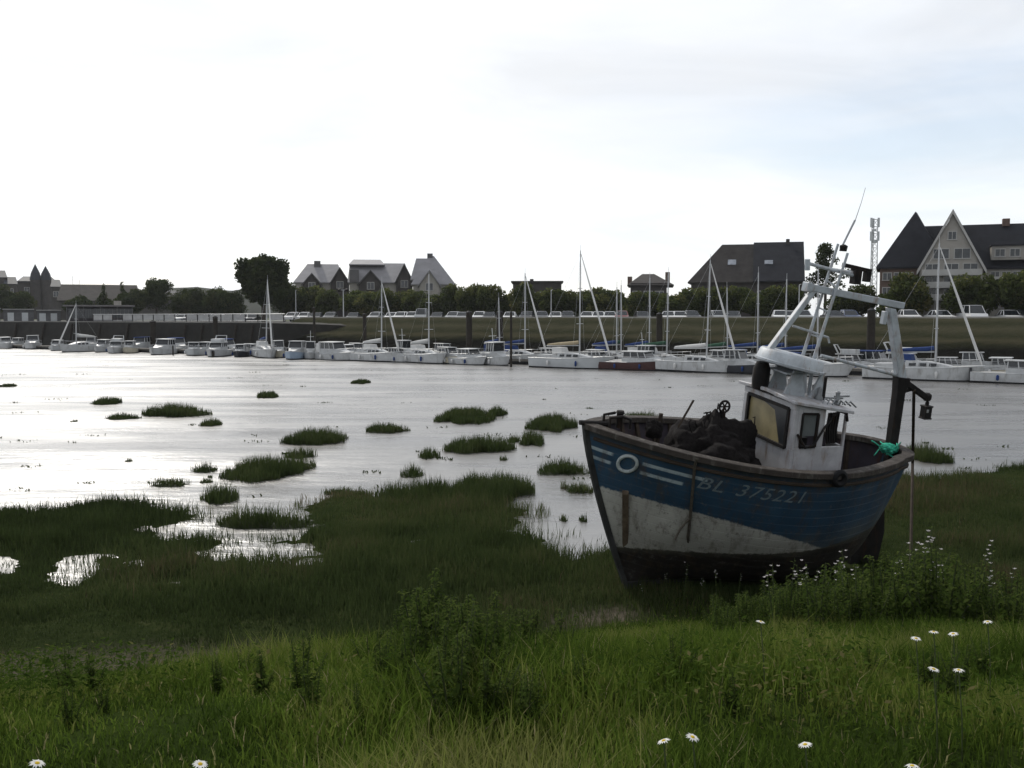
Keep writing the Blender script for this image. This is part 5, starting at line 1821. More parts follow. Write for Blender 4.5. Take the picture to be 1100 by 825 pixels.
# the big round tree on the quay
bt = at_r(283, 341, 104)
H = z_of(283, 267, 104) - 3.6
rad = 27.5 / FPX * bt[1]
g = np.random.default_rng(5)
cl = round_clumps(5, rad * 1.05, H * .40, H * .58, 150, .7, 1.3)
tree('big_round_tree', 'big round dark tree standing tall above the quay at left', bt[0], bt[1], 3.6, trunk_mesh(5, H * .75, .34, rad * .8, 8, .3), crown_mesh(7, cl, .24, 130, FOL_D))
# dark trees at the left end
LT = [(112, 305, 112, 'dark conical tree beside the long dark roof at left', 1), (132, 303, 113, 'dark tree with a peaked top behind the cafe', 1), (146, 309, 112, 'low dark tree right of the cafe roof', 0), (168, 294, 116, 'tall domed dark tree between the cafe and the big round tree', 2),
      (197, 308, 118, 'dark low tree right of the tall domed tree', 0), (214, 310, 118, 'dark tree beside the cars behind the quay railing', 0), (232, 309, 118, 'dark bushy tree just left of the big round tree', 0), (248, 311, 118, 'dark small tree touching the big round tree', 0),
      (86, 316, 118, 'low dark tree behind the cafe', 0), (24, 309, 118, 'dark tree mass at far left behind the grey sheds', 0), (6, 305, 118, 'dark tree cut by the left edge of the picture', 0), (305, 300, 114, 'dark tree between the big round tree and the grey houses', 0)]
for k, (px, ty, r, lab, sh) in enumerate(LT):
    r += 8
    b0 = at_r(px, 341, r)
    hh = z_of(px, ty, r) - 3.6
    wd = {0: 13, 1: 11, 2: 14}[sh] / FPX * b0[1]
    if sh == 1:
        c_ = [(g.normal(0, wd * .35 * (1 - f)), g.normal(0, wd * .35 * (1 - f)), hh * (.25 + .72 * f), max(.35, wd * .75 * (1 - f))) for f in np.linspace(0, 1, 18)]
    else:
        c_ = round_clumps(120 + k, wd * 1.15, hh * .42, hh * .56, 44, .8, 1.4)
    tree('dark_tree', lab, b0[0], b0[1], 3.6, trunk_mesh(130 + k, hh * .8, .2, wd * .6), crown_mesh(140 + k, c_, .19, 90, FOL_D), 1, None, 'dark trees at the left end of the quay')
# ragged pine behind the fishing-boat mast
b0 = at_r(886, 341, 150); hh = z_of(886, 264, 150) - 4
g = np.random.default_rng(77)
c_ = [(g.normal(0, 1.5) * (1.25 - f) * 1.2, g.normal(0, 1.2) * (1.25 - f), hh * (.3 + .68 * f), g.uniform(.5, 1.0)) for f in np.linspace(0, 1, 44)]
tree('pine_tree', 'ragged dark pine rising behind the mast of the blue boat', b0[0], b0[1], 4, trunk_mesh(77, hh * .95, .25, 1.5), crown_mesh(78, c_, .2, 80, FOL_D))

# ------------------------------------------------------------------ buildings
SLATE = paint('dark_slate', (0.020, 0.021, 0.026), 0.3, 0.7, 0.9)
SLATE2 = paint('dark_slate_blue', (0.034, 0.038, 0.046), 0.3, 0.65, 0.9)
SLATE3 = paint('brown_slate', (0.040, 0.036, 0.034), 0.3, 0.75, 0.9)
GREYR = paint('pale_grey_slate', (0.21, 0.205, 0.215), 0.18, 0.6, 0.7)
GREYR2 = paint('mid_grey_slate', (0.10, 0.098, 0.10), 0.2, 0.7, 0.7)
STONEW = paint('pale_render', (0.29, 0.275, 0.25), 0.15, 0.85, 0.6, dirt=(0.16, 0.15, 0.14))
BRICKW = paint('brown_brick', (0.12, 0.085, 0.07), 0.3, 0.85, 1.5)
DARKW = paint('dark_wall', (0.055, 0.05, 0.048), 0.3, 0.85, 0.8)
TRIM = paint('white_trim', (0.36, 0.355, 0.34), 0.1, 0.7, 1.5)
WGL = glassy('house_glass', (0.03, 0.035, 0.042), 0.1)


def ctr(mb, x0, x1, y0, y1, ze, zr, ax='x', hipa=0.0, hipb=0.0, ov=0.35, th=0.18):
    """pitched roof; ridge along ax, hipped ends by inset; solid with an eaves thickness"""
    if ax == 'x':
        f = lambda a, b, z: (a, b, z)
        a0, a1, b0, b1 = x0, x1, y0, y1
    else:
        f = lambda a, b, z: (b, a, z)
        a0, a1, b0, b1 = y0, y1, x0, x1
    a0 -= ov; a1 += ov; b0 -= ov; b1 += ov
    bm_ = (b0 + b1) / 2
    V = [f(a0, b0, ze - th), f(a1, b0, ze - th), f(a1, b1, ze - th), f(a0, b1, ze - th), f(a0, b0, ze), f(a1, b0, ze), f(a1, b1, ze), f(a0, b1, ze), f(a0 + hipa, bm_, zr), f(a1 - hipb, bm_, zr)]
    mb.add(V, [(0, 3, 2, 1), (0, 1, 5, 4), (1, 2, 6, 5), (2, 3, 7, 6), (3, 0, 4, 7), (4, 5, 9, 8), (6, 7, 8, 9), (5, 6, 9), (7, 4, 8)])
    return mb


def window(parent, x, z, w, h, y, mat=None):
    """in a front wall at local y (facing -y); x,z centre; pane set back inside a proud frame"""
    mb = MB()
    fw = .09
    mb.box(x - w / 2 - fw, x + w / 2 + fw, y - .06, y + .02, z + h / 2, z + h / 2 + fw)
    mb.box(x - w / 2 - fw, x - w / 2, y - .055, y + .02, z - h / 2, z + h / 2)
    mb.box(x + w / 2, x + w / 2 + fw, y - .055, y + .02, z - h / 2, z + h / 2)
    mb.box(x - w / 2 - fw - .06, x + w / 2 + fw + .06, y - .11, y + .02, z - h / 2 - fw, z - h / 2)
    mb.box(x - .03, x + .03, y - .045, y + .01, z - h / 2, z + h / 2)
    f = mb.build('window', mat or TRIM, parent)
    mb = MB(); mb.box(x - w / 2, x + w / 2, y - .022, y + .01, z - h / 2, z + h / 2)
    mb.build('pane', WGL, f)
    return f


def bld(name, lab, px, r, z0=3.5, face=None):
    base = at_r(px, 341, r)
    az = math.atan((px + (30 if face is None else face) - 550) / FPX)
    nr = np.array([math.sin(az), math.cos(az)]); tn = np.array([math.cos(az), -math.sin(az)])
    rr = float(base[:2] @ nr)
    t = thing(name, lab, 'building', (base[0], base[1], z0), -az)

    def pl(p, y):
        d = ray(p, y)
        return EYE + d * rr / (d[0] * nr[0] + d[1] * nr[1])
    X = lambda p: float((pl(p, 341) - base)[:2] @ tn)
    Z = lambda p, y: float(pl(p, y)[2]) - z0
    return t, X, Z


# right: pale apartment house with the dark steep roofs and a front gable
t, X, Z = bld('apartment_house', 'pale apartment house with dark steep slate roofs and a white front gable at right', 940, 118, face=20)
xl, xg0, xg1, xr = X(944), X(983), X(1056), X(1185)
ze = Z(940, 287)
mb = MB(); mb.box(xl, X(1010), 0, 9, 0, ze); mb.build('wall', BRICKW, t)
mb = MB(); mb.box(X(1010) + .01, xr, 0.6, 9, 0, ze); mb.build('wall', STONEW, t)
pk = Z(981, 224)
mb = MB()
xa, xb = xl - .4, X(1016)
mb.add([(xa, -.4, ze), (xb, -.4, ze), (xb, 9.4, ze), (xa, 9.4, ze), (X(981), 3.6, pk), (X(981) + .2, 5, pk), (xa, -.4, ze - .2), (xb, -.4, ze - .2), (xb, 9.4, ze - .2), (xa, 9.4, ze - .2)],
       [(0, 1, 4), (1, 2, 5, 4), (2, 3, 5), (3, 0, 4, 5), (6, 9, 8, 7), (0, 6, 7, 1), (1, 7, 8, 2), (2, 8, 9, 3), (3, 9, 6, 0)])
mb.build('pavilion_roof', SLATE, t)
mb = MB(); ctr(mb, X(990), xr, .6, 9, Z(1070, 287), Z(1060, 237), 'x', 0.2, 0); rf = mb.build('roof', SLATE, t)
mb = MB(); mb.box(X(1078), X(1086), 4.2, 5.2, Z(1060, 240), Z(1080, 231)); mb.build('chimney', BRICKW, rf)
# front gable
zge = Z(983, 292); zgp = Z(1021, 229)
xc = (xg0 + xg1) / 2
mb = MB(); mb.prism([(xg0 + .3, 0), (xg1 - .3, 0), (xg1 - .3, zge), (xc, zgp - .35), (xg0 + .3, zge)], -2.6, .9, 'y'); mb.build('gable_wall', STONEW, t)
mb = MB()
for sg, xe in ((-1, xg0), (1, xg1)):
    mb.loft([[(xe, -2.9, zge - .1), (xe, 5, zge - .1), (xe, 5, zge - .35), (xe, -2.9, zge - .35)], [(xc, -2.9, zgp + .08), (xc, 5, zgp + .08), (xc, 5, zgp - .17), (xc, -2.9, zgp - .17)]])
gr_ = mb.build('gable_roof', SLATE, t)
mb = MB()
for xe in (xg0, xg1):
    mb.loft([[(xe, -2.95, zge - .0), (xe, -2.82, zge - .0), (xe, -2.82, zge - .5), (xe, -2.95, zge - .5)], [(xc, -2.95, zgp + .18), (xc, -2.82, zgp + .18), (xc, -2.82, zgp - .32), (xc, -2.95, zgp - .32)]])
mb.build('barge_board', TRIM, gr_)
window(t, xc, Z(1020, 255), .75, .8, -2.6)
for dx in (-1.05, 1.05):
    window(t, xc + dx, Z(1020, 274), 1.5, 1.0, -2.6)
for y_ in (290, 303, 316):
    for dx in (-1.9, 0, 1.9):
        window(t, xc + dx, Z(1020, y_ - 1), 1.35, .85, -2.6)
    mb = MB()
    zb_ = Z(1020, y_ + 6)
    mb.box(xg0 + .5, xg1 - .5, -3.5, -2.61, zb_ - .12, zb_); mb.box(xg0 + .5, xg1 - .5, -3.5, -3.42, zb_, zb_ + .55)
    mb.build('balcony', TRIM, t)
for px in (1068, 1080, 1092, 1106, 1122):
    for y_ in (296, 311, 326):
        window(t, X(px), Z(1080, y_), .8, .85, .6)
for y_ in (302, 318):
    mb = MB(); zb_ = Z(1080, y_); mb.box(xg1 + .6, xr, -.5, .59, zb_ - .1, zb_); mb.box(xg1 + .6, xr, -.5, -.43, zb_, zb_ + .5); mb.build('balcony', TRIM, t)
for px in (952, 964, 975):
    window(t, X(px), Z(960, 297), .85, .75, 0)
    window(t, X(px), Z(960, 313), .85, .8, 0)
dz0, dz1 = Z(1080, 279), Z(1080, 264)
mb = MB(); mb.box(X(1063), xr - 1, -.05, 3.5, dz0, dz1); dm = mb.build('dormer', STONEW, t)
mb = MB(); mb.box(X(1062), xr - .9, -.3, 3.7, dz1, dz1 + .15); mb.build('dormer_roof', SLATE, dm)
for px in (1072, 1088, 1104):
    window(t, X(px), (dz0 + dz1) / 2, .9, .75, -.05)
mb = MB(); mb.box(X(1028), X(1032), -2.64, -2.6, 0, 2.1); mb.build('door', SLATE2, t)

# dark hipped building
t, X, Z = bld('dark_hipped_building', 'large dark-roofed building with a sloping left hip and tiny skylights', 737, 138, face=75)
ze = Z(760, 303)
mb = MB(); mb.box(X(742), X(864), 0, 11, 0, ze); mb.build('wall', DARKW, t)
mb = MB(); ctr(mb, X(741), X(808), 0, 11, ze, Z(775, 260), 'x', X(773) - X(738), 0); mb.build('roof', SLATE3, t)
mb = MB(); ctr(mb, X(811), X(861), -.4, 11.4, ze + .1, Z(840, 257), 'x', 0, 0); rf = mb.build('roof', SLATE, t)
mb = MB()
mb.box(X(844), X(848), 5, 6, Z(840, 260), Z(840, 254)); mb.build('chimney', DARKW, rf)


def skylight(par, px, py, w, h, y0, ridge_y, zea, zri):
    z = Z(px, py)
    f = (z - zea) / (zri - zea)
    y = y0 + f * (ridge_y - y0)
    sl = math.atan2(zri - zea, ridge_y - y0)
    n = np.array([0, -math.sin(sl), math.cos(sl)]); u = np.array([0, math.cos(sl), math.sin(sl)])
    c = np.array([X(px), y, z])
    mb = MB()
    q = []
    for sx_, su in ((-1, -1), (1, -1), (1, 1), (-1, 1)):
        q.append(c + np.array([sx_ * w / 2, 0, 0]) + u * su * h / 2)
    mb.loft([[tuple(p - n * .05) for p in q], [tuple(p + n * .09) for p in q]])
    mb.build('skylight', glassy('sky_window', (0.25, 0.27, 0.3), 0.05), par)


skylight(t, 785, 281, 1.2, 1.1, -.35, 5.5, ze, Z(775, 260))
skylight(t, 825, 281, 1.2, .8, -.75, 5.5, ze + .1, Z(840, 257))
for px in (752, 768, 784, 800, 818, 834, 850):
    window(t, X(px), Z(px, 317), 1.2, 1.1, 0)

# the three grey-roofed houses, mid left
def grey_house(lab, px0, px1, ridge, eave, r, rx0, rx1, gables, cut=None):
    t, X, Z = bld('grey_roofed_house', lab, px0, r)
    t['group'] = 'grey-roofed houses above the trees'
    ze, zr_ = Z(px0, eave), Z(px0, ridge)
    mb = MB(); mb.box(X(px0) + .3, X(px1) - .3, 0, 10, 0, ze); mb.build('wall', STONEW, t)
    mb = MB(); ctr(mb, X(px0) + .3, X(px1) - .3, 0, 10, ze, zr_, 'x', max(0.0, X(rx0) - X(px0)), max(0.0, X(px1) - X(rx1))); mb.build('roof', GREYR, t)
    for (gx0, gx1, gr, ge, dark, dep) in gables:
        gze, gzr = Z(gx0, ge), Z(gx0, gr)
        gw = MB(); xm_ = (X(gx0) + X(gx1)) / 2
        gw.prism([(X(gx0) + .3, 0), (X(gx1) - .3, 0), (X(gx1) - .3, gze), (xm_, gzr - .25), (X(gx0) + .3, gze)], -dep, 2, 'y')
        w_ = gw.build('gable_wall', DARKW if dark else STONEW, t)
        mb = MB()
        for xe in (X(gx0), X(gx1)):
            mb.loft([[(xe, -dep - .4, gze), (xe, 5, gze), (xe, 5, gze - .25), (xe, -dep - .4, gze - .25)], [(xm_, -dep - .4, gzr), (xm_, 5, gzr), (xm_, 5, gzr - .25), (xm_, -dep - .4, gzr - .25)]])
        mb.build('gable_roof', GREYR2 if dark else GREYR, t)
        window(t, xm_, gze - .2, 1.2, 1.2, -dep)
    for q in np.linspace(X(px0) + 2, X(px1) - 2, 5):
        window(t, q, 2.0, 1.2, 1.3, 0)
    return t, X, Z


t, X, Z = grey_house('grey-roofed house with a stepped ridge, left of the three behind the trees', 316, 371, 282, 303, 140, 331, 364, [(354, 377, 287, 305, True, 1.2), (324, 347, 293, 306, True, .6)])
mb = MB(); mb.box(X(338), X(345), 4, 6, Z(340, 287), Z(340, 279)); mb.build('chimney', GREYR2, t)
t, X, Z = grey_house('longest grey-roofed house with a dark central gable, middle of the three', 374, 442, 281, 303, 140, 376, 436, [(384, 413, 290, 306, True, 1.0), (424, 445, 283, 304, True, 1.0)])
mb = MB(); ctr(mb, X(377), X(412), 3, 8, Z(390, 283), Z(390, 277), 'x', .8, .8); mb.build('roof_lantern', GREYR, t)
mb = MB(); mb.box(X(376), X(386), -.8, 2, Z(380, 303), Z(380, 290)); mb.build('dormer', GREYR2, t)
t, X, Z = grey_house('tall pyramidal grey-roofed house, right of the three behind the trees', 442, 489, 273, 305, 140, 462, 466, [(449, 474, 290, 307, False, 1.2)])
mb = MB(); ctr(mb, X(443), X(468), 1, 8, Z(450, 300), Z(450, 276), 'x', 1.0, 1.5); mb.build('side_roof', GREYR, t)
mb = MB(); mb.box(X(459), X(465), 4.6, 5.6, Z(460, 276), Z(460, 270.5)); mb.build('chimney', GREYR2, t)

# low dark roofs and houses behind the trees
t, X, Z = bld('flat_roofed_building', 'low dark flat-roofed building just left of the tallest mast', 549, 150)
mb = MB(); mb.box(X(551), X(603), 0, 9, 0, Z(570, 303.5)); mb.build('wall', DARKW, t)
mb = MB(); mb.box(X(549), X(605), -.4, 9.4, Z(570, 303.5), Z(570, 301.8)); mb.box(X(569), X(573), 3, 4, Z(570, 302), Z(570, 299)); mb.build('roof', SLATE3, t)
for px in (557, 570, 583, 596):
    window(t, X(px), Z(px, 318), 1.5, 1.3, 0)
t, X, Z = bld('chimney_house', 'dark silhouetted house with a chimney at each end and a rounded roof', 674, 138)
mb = MB(); mb.box(X(677), X(716), 0, 9, 0, Z(690, 304)); mb.build('wall', DARKW, t)
mb = MB(); ctr(mb, X(676), X(721), 0, 9, Z(690, 306), Z(690, 293), 'x', 2.2, 3.0); rf = mb.build('roof', SLATE3, t)
for px in (675.5, 717):
    mb = MB(); mb.box(X(px) - .35, X(px) + .35, 4, 5, Z(690, 306), Z(px, 296 if px < 700 else 291)); mb.build('chimney', BRICKW, t)
for px in (684, 696, 708):
    window(t, X(px), Z(px, 318), 1.2, 1.4, 0)

# left: quay-side cafe, grey sheds, long roof, turreted house, town behind
t, X, Z = bld('quay_cafe', 'flat-roofed dark glazed cafe with a pale roof edge on the left quay', 70, 97, 3.55)
hc = Z(100, 328)
mb = MB(); mb.box(X(71), X(143), 0, 6, 0, hc - .2); mb.build('wall', paint('cafe_wall', (0.04, 0.036, 0.042), 0.3, 0.8, 1), t)
mb = MB(); mb.box(X(68), X(145), -1.2, 6.4, hc - .2, hc + .05); mb.build('roof', paint('cafe_fascia', (0.16, 0.15, 0.15), 0.2, 0.7, 1), t)
for px in np.linspace(78, 138, 8):
    window(t, X(px), hc * .5, 1.2, hc * .55, 0, paint('cafe_frame', (0.06, 0.06, 0.065), 0.2, 0.6, 2))
mb = MB()
for px in (72, 90, 108, 126, 142):
    mb.bar((X(px), -1.1, 0), (X(px), -1.1, hc - .2), .12)
mb.build('porch_post', paint('post_paint', (0.10, 0.10, 0.10), 0.2, 0.7, 2), t)
mb = MB(); mb.box(X(123), X(131), 2, 3.2, hc + .05, hc + .8); mb.build('roof_box', STONEW, t)
GS = paint('grey_shed', (0.10, 0.10, 0.105), 0.3, 0.8, 1)
for px0, px1, ty, lab in ((3, 37, 332, 'grey shed with a pale roof edge at the far left of the quay'), (39, 66, 333, 'smaller grey shed between the far left shed and the cafe'), (-40, 1, 331, 'grey shed cut by the left edge of the picture')):
    t, X, Z = bld('quay_shed', lab, px0, 96, 3.55)
    h_ = Z((px0 + px1) / 2, ty)
    mb = MB(); mb.box(X(px0) + .1, X(px1) - .1, 0, 4, 0, h_ - .12); mb.build('wall', GS, t)
    mb = MB(); mb.box(X(px0), X(px1), -.3, 4.3, h_ - .12, h_ + .04); mb.build('roof', paint('shed_roof', (0.28, 0.28, 0.27), 0.2, 0.7, 1), t)
    for f in (.25, .7):
        mb = MB(); xx = X(px0) + (X(px1) - X(px0)) * f; mb.box(xx - .5, xx + .5, -.05, .01, .05, h_ * .7); mb.build('door', GEL_G, t)
t, X, Z = bld('long_roofed_hall', 'long hall with a dark brown roof behind the cafe at left', 62, 140)
mb = MB(); mb.box(X(64), X(150), 0, 12, 0, Z(100, 322)); mb.build('wall', DARKW, t)
mb = MB(); ctr(mb, X(63), X(152), 0, 12, Z(100, 323), Z(100, 305), 'x', 1, 1); mb.build('roof', SLATE3, t)
mb = MB()
for px in (79, 86):
    mb.tube([(X(px), 6, Z(100, 306)), (X(px), 6, Z(100, 296 if px < 82 else 300))], .06, 5)
mb.build('roof_aerial', ALU, t)
t, X, Z = bld('turreted_house', 'dark house with two pointed conical turrets on the left skyline', 30, 190)
mb = MB(); mb.box(X(18), X(62), 0, 10, 0, Z(40, 302)); mb.build('wall', DARKW, t)
mb = MB(); ctr(mb, X(20), X(62), 0, 10, Z(40, 303), Z(40, 296.5), 'x', 2, 2); mb.build('roof', SLATE2, t)
for px, py in ((39.5, 284), (50.5, 286)):
    rr = (X(45) - X(39)) * .95
    tb = MB(); tb.lathe([(rr, 0), (rr, Z(px, 301))], 14, (X(px), -1, 0)); tw = tb.build('turret', DARKW, t)
    tb = MB(); tb.lathe([(rr * 1.15, 0), (rr * .85, (Z(px, py) - Z(px, 301)) * .45), (.08, Z(px, py) - Z(px, 301))], 14, (X(px), -1, Z(px, 301))); tb.build('turret_roof', SLATE2, tw)
window(t, X(30), Z(30, 312), 1.5, 2, 0)
for k, (a, b2, ty, r, lab) in enumerate(((-20, 8, 290, 170, 'tall dark roofed house at the left picture edge'), (6, 19, 297, 175, 'dark narrow house left of the turrets'), (56, 66, 300, 180, 'low dark house right of the turrets'), (150, 240, 312, 190, 'long low dark house behind the dark trees at left'))):
    t, X, Z = bld('town_house', lab, a, r)
    mb = MB(); mb.box(X(a), X(b2), 0, 9, 0, Z(b2, ty + 8)); mb.build('wall', DARKW, t)
    mb = MB(); ctr(mb, X(a), X(b2), 0, 9, Z(b2, ty + 8), Z(b2, ty), 'x', .6, .6); mb.build('roof', SLATE2, t)
    window(t, (X(a) + X(b2)) / 2, Z(b2, ty + 16), 1.4, 1.6, 0)
# wooded rise far behind
S = np.linspace(s_of(-500, 470), s_of(700, 470), 160)
hz_ = 4.2 + (34 + 5 * (fbm(S * .03, S * 0, 4) - .5) * 2) / FPX * 640 * np.clip((s_of(330, 470) - S) / 160 + .75, .35, 1)
V = []
for r, f in ((440, 0), (470, 1), (520, .85), (600, 0)):
    p = TQ[None] * S[:, None] + NQ[None] * r
    V.append(np.stack([p[:, 0], p[:, 1], 4 + (hz_ - 4) * f], -1))
V = np.array(V); ix = np.arange(V.shape[0] * 160).reshape(V.shape[0], 160)
q = np.stack([ix[:-1, :-1], ix[:-1, 1:], ix[1:, 1:], ix[1:, :-1]], -1).reshape(-1, 4)
tag(link('hills', np_mesh('hills', V.reshape(-1, 3), q, paint('far_wood', (0.022, 0.028, 0.020), 0.4, 0.95, 0.12, bump=0.6), smooth=True)), 'low dark wooded rise behind the town', 'hills', kind='structure')

# lattice transmitter
b0 = at_r(937, 341, 270)
H = z_of(937, 236, 270) - 4
wm = 5.2 / FPX * b0[1]
t = thing('transmitter_mast', 'lattice transmitter mast with antennas behind the pale apartment house', 'mast', (b0[0], b0[1], 4), QANG)
mb = MB()
cor = [(wm * .8, 0), (-wm * .4, wm * .7), (-wm * .4, -wm * .7)]
for c_ in cor:
    mb.tube([(c_[0], c_[1], 0), (c_[0] * .8, c_[1] * .8, H)], .13, 6)
nb = 14
for k in range(nb):
    z0_, z1_ = H * k / nb, H * (k + 1) / nb
    for a in range(3):
        p, q2 = cor[a], cor[(a + 1) % 3]
        mb.tube([(p[0] * .9, p[1] * .9, z0_), (q2[0] * .9, q2[1] * .9, z1_)], .06, 4)
        mb.tube([(p[0] * .9, p[1] * .9, z1_), (q2[0] * .9, q2[1] * .9, z1_)], .06, 4)
mb.build('lattice', ALU, t)
mb = MB()
for c_ in cor:
    for z_2 in (H - 2.0, H - 5.5):
        mb.box(c_[0] * 1.05 - .25, c_[0] * 1.05 + .25, c_[1] * 1.05 - .2, c_[1] * 1.05 + .2, z_2, z_2 + 2.4)
mb.lathe([(.6, 0), (.6, .5)], 10, (0, 0, H - 3)); mb.lathe([(.7, 0), (.7, .8)], 10, (0, 0, H - 6))
mb.build('antenna', GEL_G, t)

# ------------------------------------------------------------------ quay furniture
t = thing('street_lamp', 'double-headed street lamp in front of the grey-roofed houses', 'street lamp', at_r(369, 341, 93) * np.array([1, 1, 0]) + np.array([0, 0, 4.1]), QANG)
H = z_of(369, 311, 93) - 4.1
mb = MB(); mb.tube([(0, 0, 0), (0, 0, H)], [.08, .05], 8); mb.build('pole', ALU, t, smooth=True)
mb = MB(); mb.bar((-.7, 0, H - .05), (.7, 0, H - .05), .06)
mb.build('arm', ALU, t)
for sg in (-1, 1):
    mb = MB(); mb.lathe([(.10, -.28), (.20, -.2), (.24, 0), (.12, .1), (.04, .14)], 10, (sg * .62, 0, H)); mb.build('lamp_head', rust_black, t, smooth=True)
for px, ty, lab in ((318, 312, 'plain slim lamp post beside the big round tree'), (592, 312, 'plain slim lamp post left of the tallest mast'), (858, 306, 'slim lamp post behind the gantry strut of the blue boat')):
    t = thing('lamp_post', lab, 'street lamp', at_r(px, 341, 93.5) * np.array([1, 1, 0]) + np.array([0, 0, 4.1]), QANG)
    H = z_of(px, ty, 93.5) - 4.1
    mb = MB(); mb.tube([(0, 0, 0), (0, 0, H)], [.06, .04], 7); mb.tube([(0, 0, H), (.3, 0, H + .1)], .03, 6); mb.build('pole', ALU, t, smooth=True)
    mb = MB(); mb.box(.2, .65, -.08, .08, H + .06, H + .16); mb.build('lamp_head', rust_black, t, bevel=.02)
# railing on the left quay
s0, s1 = s_of(100, 82.2), s_of(306, 82.2)
t = thing('quay_railing', 'pale panel railing along the edge of the left quay', 'railing', sr(s0, 82.2, 3.66), QANG)
mb = MB()
for q in np.arange(0, s1 - s0, 2.2):
    mb.box(q, q + .08, -.04, .04, 0, .95)
f = mb.build('post_row', rust_black, t); f['kind'] = 'stuff'
mb = MB()
mb.tube([(0, 0, .95), (s1 - s0, 0, .95)], .035, 6); mb.tube([(0, 0, .15), (s1 - s0, 0, .15)], .025, 6)
mb.build('rail', ALU, t)
mb = MB(); gg = np.random.default_rng(3)
for q in np.arange(0, s1 - s0 - 2.2, 2.2):
    if gg.random() < .72:
        mb.box(q + .15, q + 2.1, -.02, .02, .22, .85)
f = mb.build('panel', paint('railing_panel', (0.30, 0.30, 0.30), 0.2, 0.6, 1), t); f['kind'] = 'stuff'

FENDW = paint('quay_fender_timber', (0.03, 0.026, 0.022), .4, .9, 2)
for k, px in enumerate((14, 44, 74, 104, 134, 196, 214, 250, 268, 286)):
    b0 = at_r(px, 360, 80.75)
    o = thing('quay_fender', 'dark upright timber fender on the quay wall, ' + ['first', 'second', 'third', 'fourth', 'fifth', 'sixth', 'seventh', 'eighth', 'ninth', 'tenth'][k] + ' from the left', 'fender', (b0[0], b0[1], 0), QANG, 'timber fenders on the quay wall')
    mb = MB(); mb.bar((0, -.15, -.4), (0, .55, 3.3), .3, .25); mb.build('timber', FENDW, o)
    mb = MB(); mb.bar((-.2, .36, 2.6), (.2, .36, 2.6), .1, .3); mb.build('bracket', rust_black, o)

# ------------------------------------------------------------------ parked cars
CARP = {n: paint(n + '_car_paint', c, .06, .28, .8, metal=mt) for n, c, mt in (('white', (.72, .72, .72), 0), ('silver', (.38, .39, .40), .5), ('dark', (.02, .022, .026), 0), ('blue', (.03, .05, .12), .2), ('red', (.16, .02, .018), 0), ('grey', (.13, .135, .14), .4))}
CGL = glassy('car_glass', (.02, .024, .028), .05)
TYRE = paint('tyre', (.012, .012, .012), .2, .9, 6)
LENS = glassy('headlamp_glass', (.45, .46, .47), .1)


def car_meshes(kind):
    if kind == 'hatch':
        prof = [(-1.9, .32), (1.95, .32), (2.0, .55), (1.9, .78), (1.0, .92), (-1.85, .98), (-1.95, .6)]
        cab = [(-1.78, .96), (.95, .91), (.25, 1.42), (-1.25, 1.46)]
    elif kind == 'saloon':
        prof = [(-2.2, .34), (2.15, .34), (2.2, .52), (2.1, .74), (1.05, .88), (-1.3, .92), (-2.15, .90), (-2.25, .55)]
        cab = [(-1.55, .90), (.98, .87), (.30, 1.36), (-.95, 1.38)]
    else:
        prof = [(-2.3, .36), (2.2, .36), (2.25, .7), (2.1, 1.0), (1.6, 1.08), (-2.3, 1.1)]
        cab = [(-2.26, 1.08), (1.62, 1.06), (1.0, 1.86), (-2.2, 1.9)]
    W = .84
    out = {}
    mb = MB()
    mb.loft([[(x, -W * .96, z) for x, z in prof], [(x, -W, z * .98 + .01) for x, z in prof], [(x, W, z * .98 + .01) for x, z in prof], [(x, W * .96, z) for x, z in prof]])
    zr_ = max(z for x, z in cab)
    a, b2 = cab[3], cab[2]
    mb.loft([[(a[0], -.62, a[1] - .04), (b2[0], -.62, b2[1] - .04), (b2[0], .62, b2[1] - .04), (a[0], .62, a[1] - .04)], [(a[0] + .08, -.56, a[1] + .03), (b2[0] - .1, -.56, b2[1] + .03), (b2[0] - .1, .56, b2[1] + .03), (a[0] + .08, .56, a[1] + .03)]])
    for sd in (-1, 1):
        for (p, q) in ((cab[0], cab[3]), (cab[1], cab[2])):
            mb.bar((p[0], sd * .76, p[1] - .02), (q[0], sd * .60, q[1] - .02), .07)
        xm = (cab[0][0] + cab[1][0]) / 2
        mb.bar((xm, sd * .765, .92), (xm - .1, sd * .605, zr_ - .04), .07)
    out['b'] = mb
    mb = MB(); mb.loft([[(x, -(.745 if i < 2 else .585), z) for i, (x, z) in enumerate(cab)], [(x, (.745 if i < 2 else .585), z) for i, (x, z) in enumerate(cab)]])
    out['g'] = mb.mesh('glass', CGL)
    xw_ = max(p[0] for p in prof) - .72, min(p[0] for p in prof) + .72
    mb = MB()
    mb.lathe([(.31, -.1), (.32, -.05), (.32, .05), (.31, .1)], 16)
    mb.v = [(p[0], p[2], p[1]) for p in mb.v]
    out['w'] = mb.mesh('wheel', TYRE, True)
    mb = MB(); mb.lathe([(.19, -.105), (.19, .105)], 12); mb.v = [(p[0], p[2], p[1]) for p in mb.v]
    out['r'] = mb.mesh('rim', ALU)
    mb = MB(); mb.box(-.03, .03, -.16, .16, -.07, .07); out['h'] = mb.mesh('headlight', LENS)
    out['x'] = xw_
    out['f'] = max(p[0] for p in prof)
    return out


CK = {k: car_meshes(k) for k in ('hatch', 'saloon', 'van')}
BODY = {}


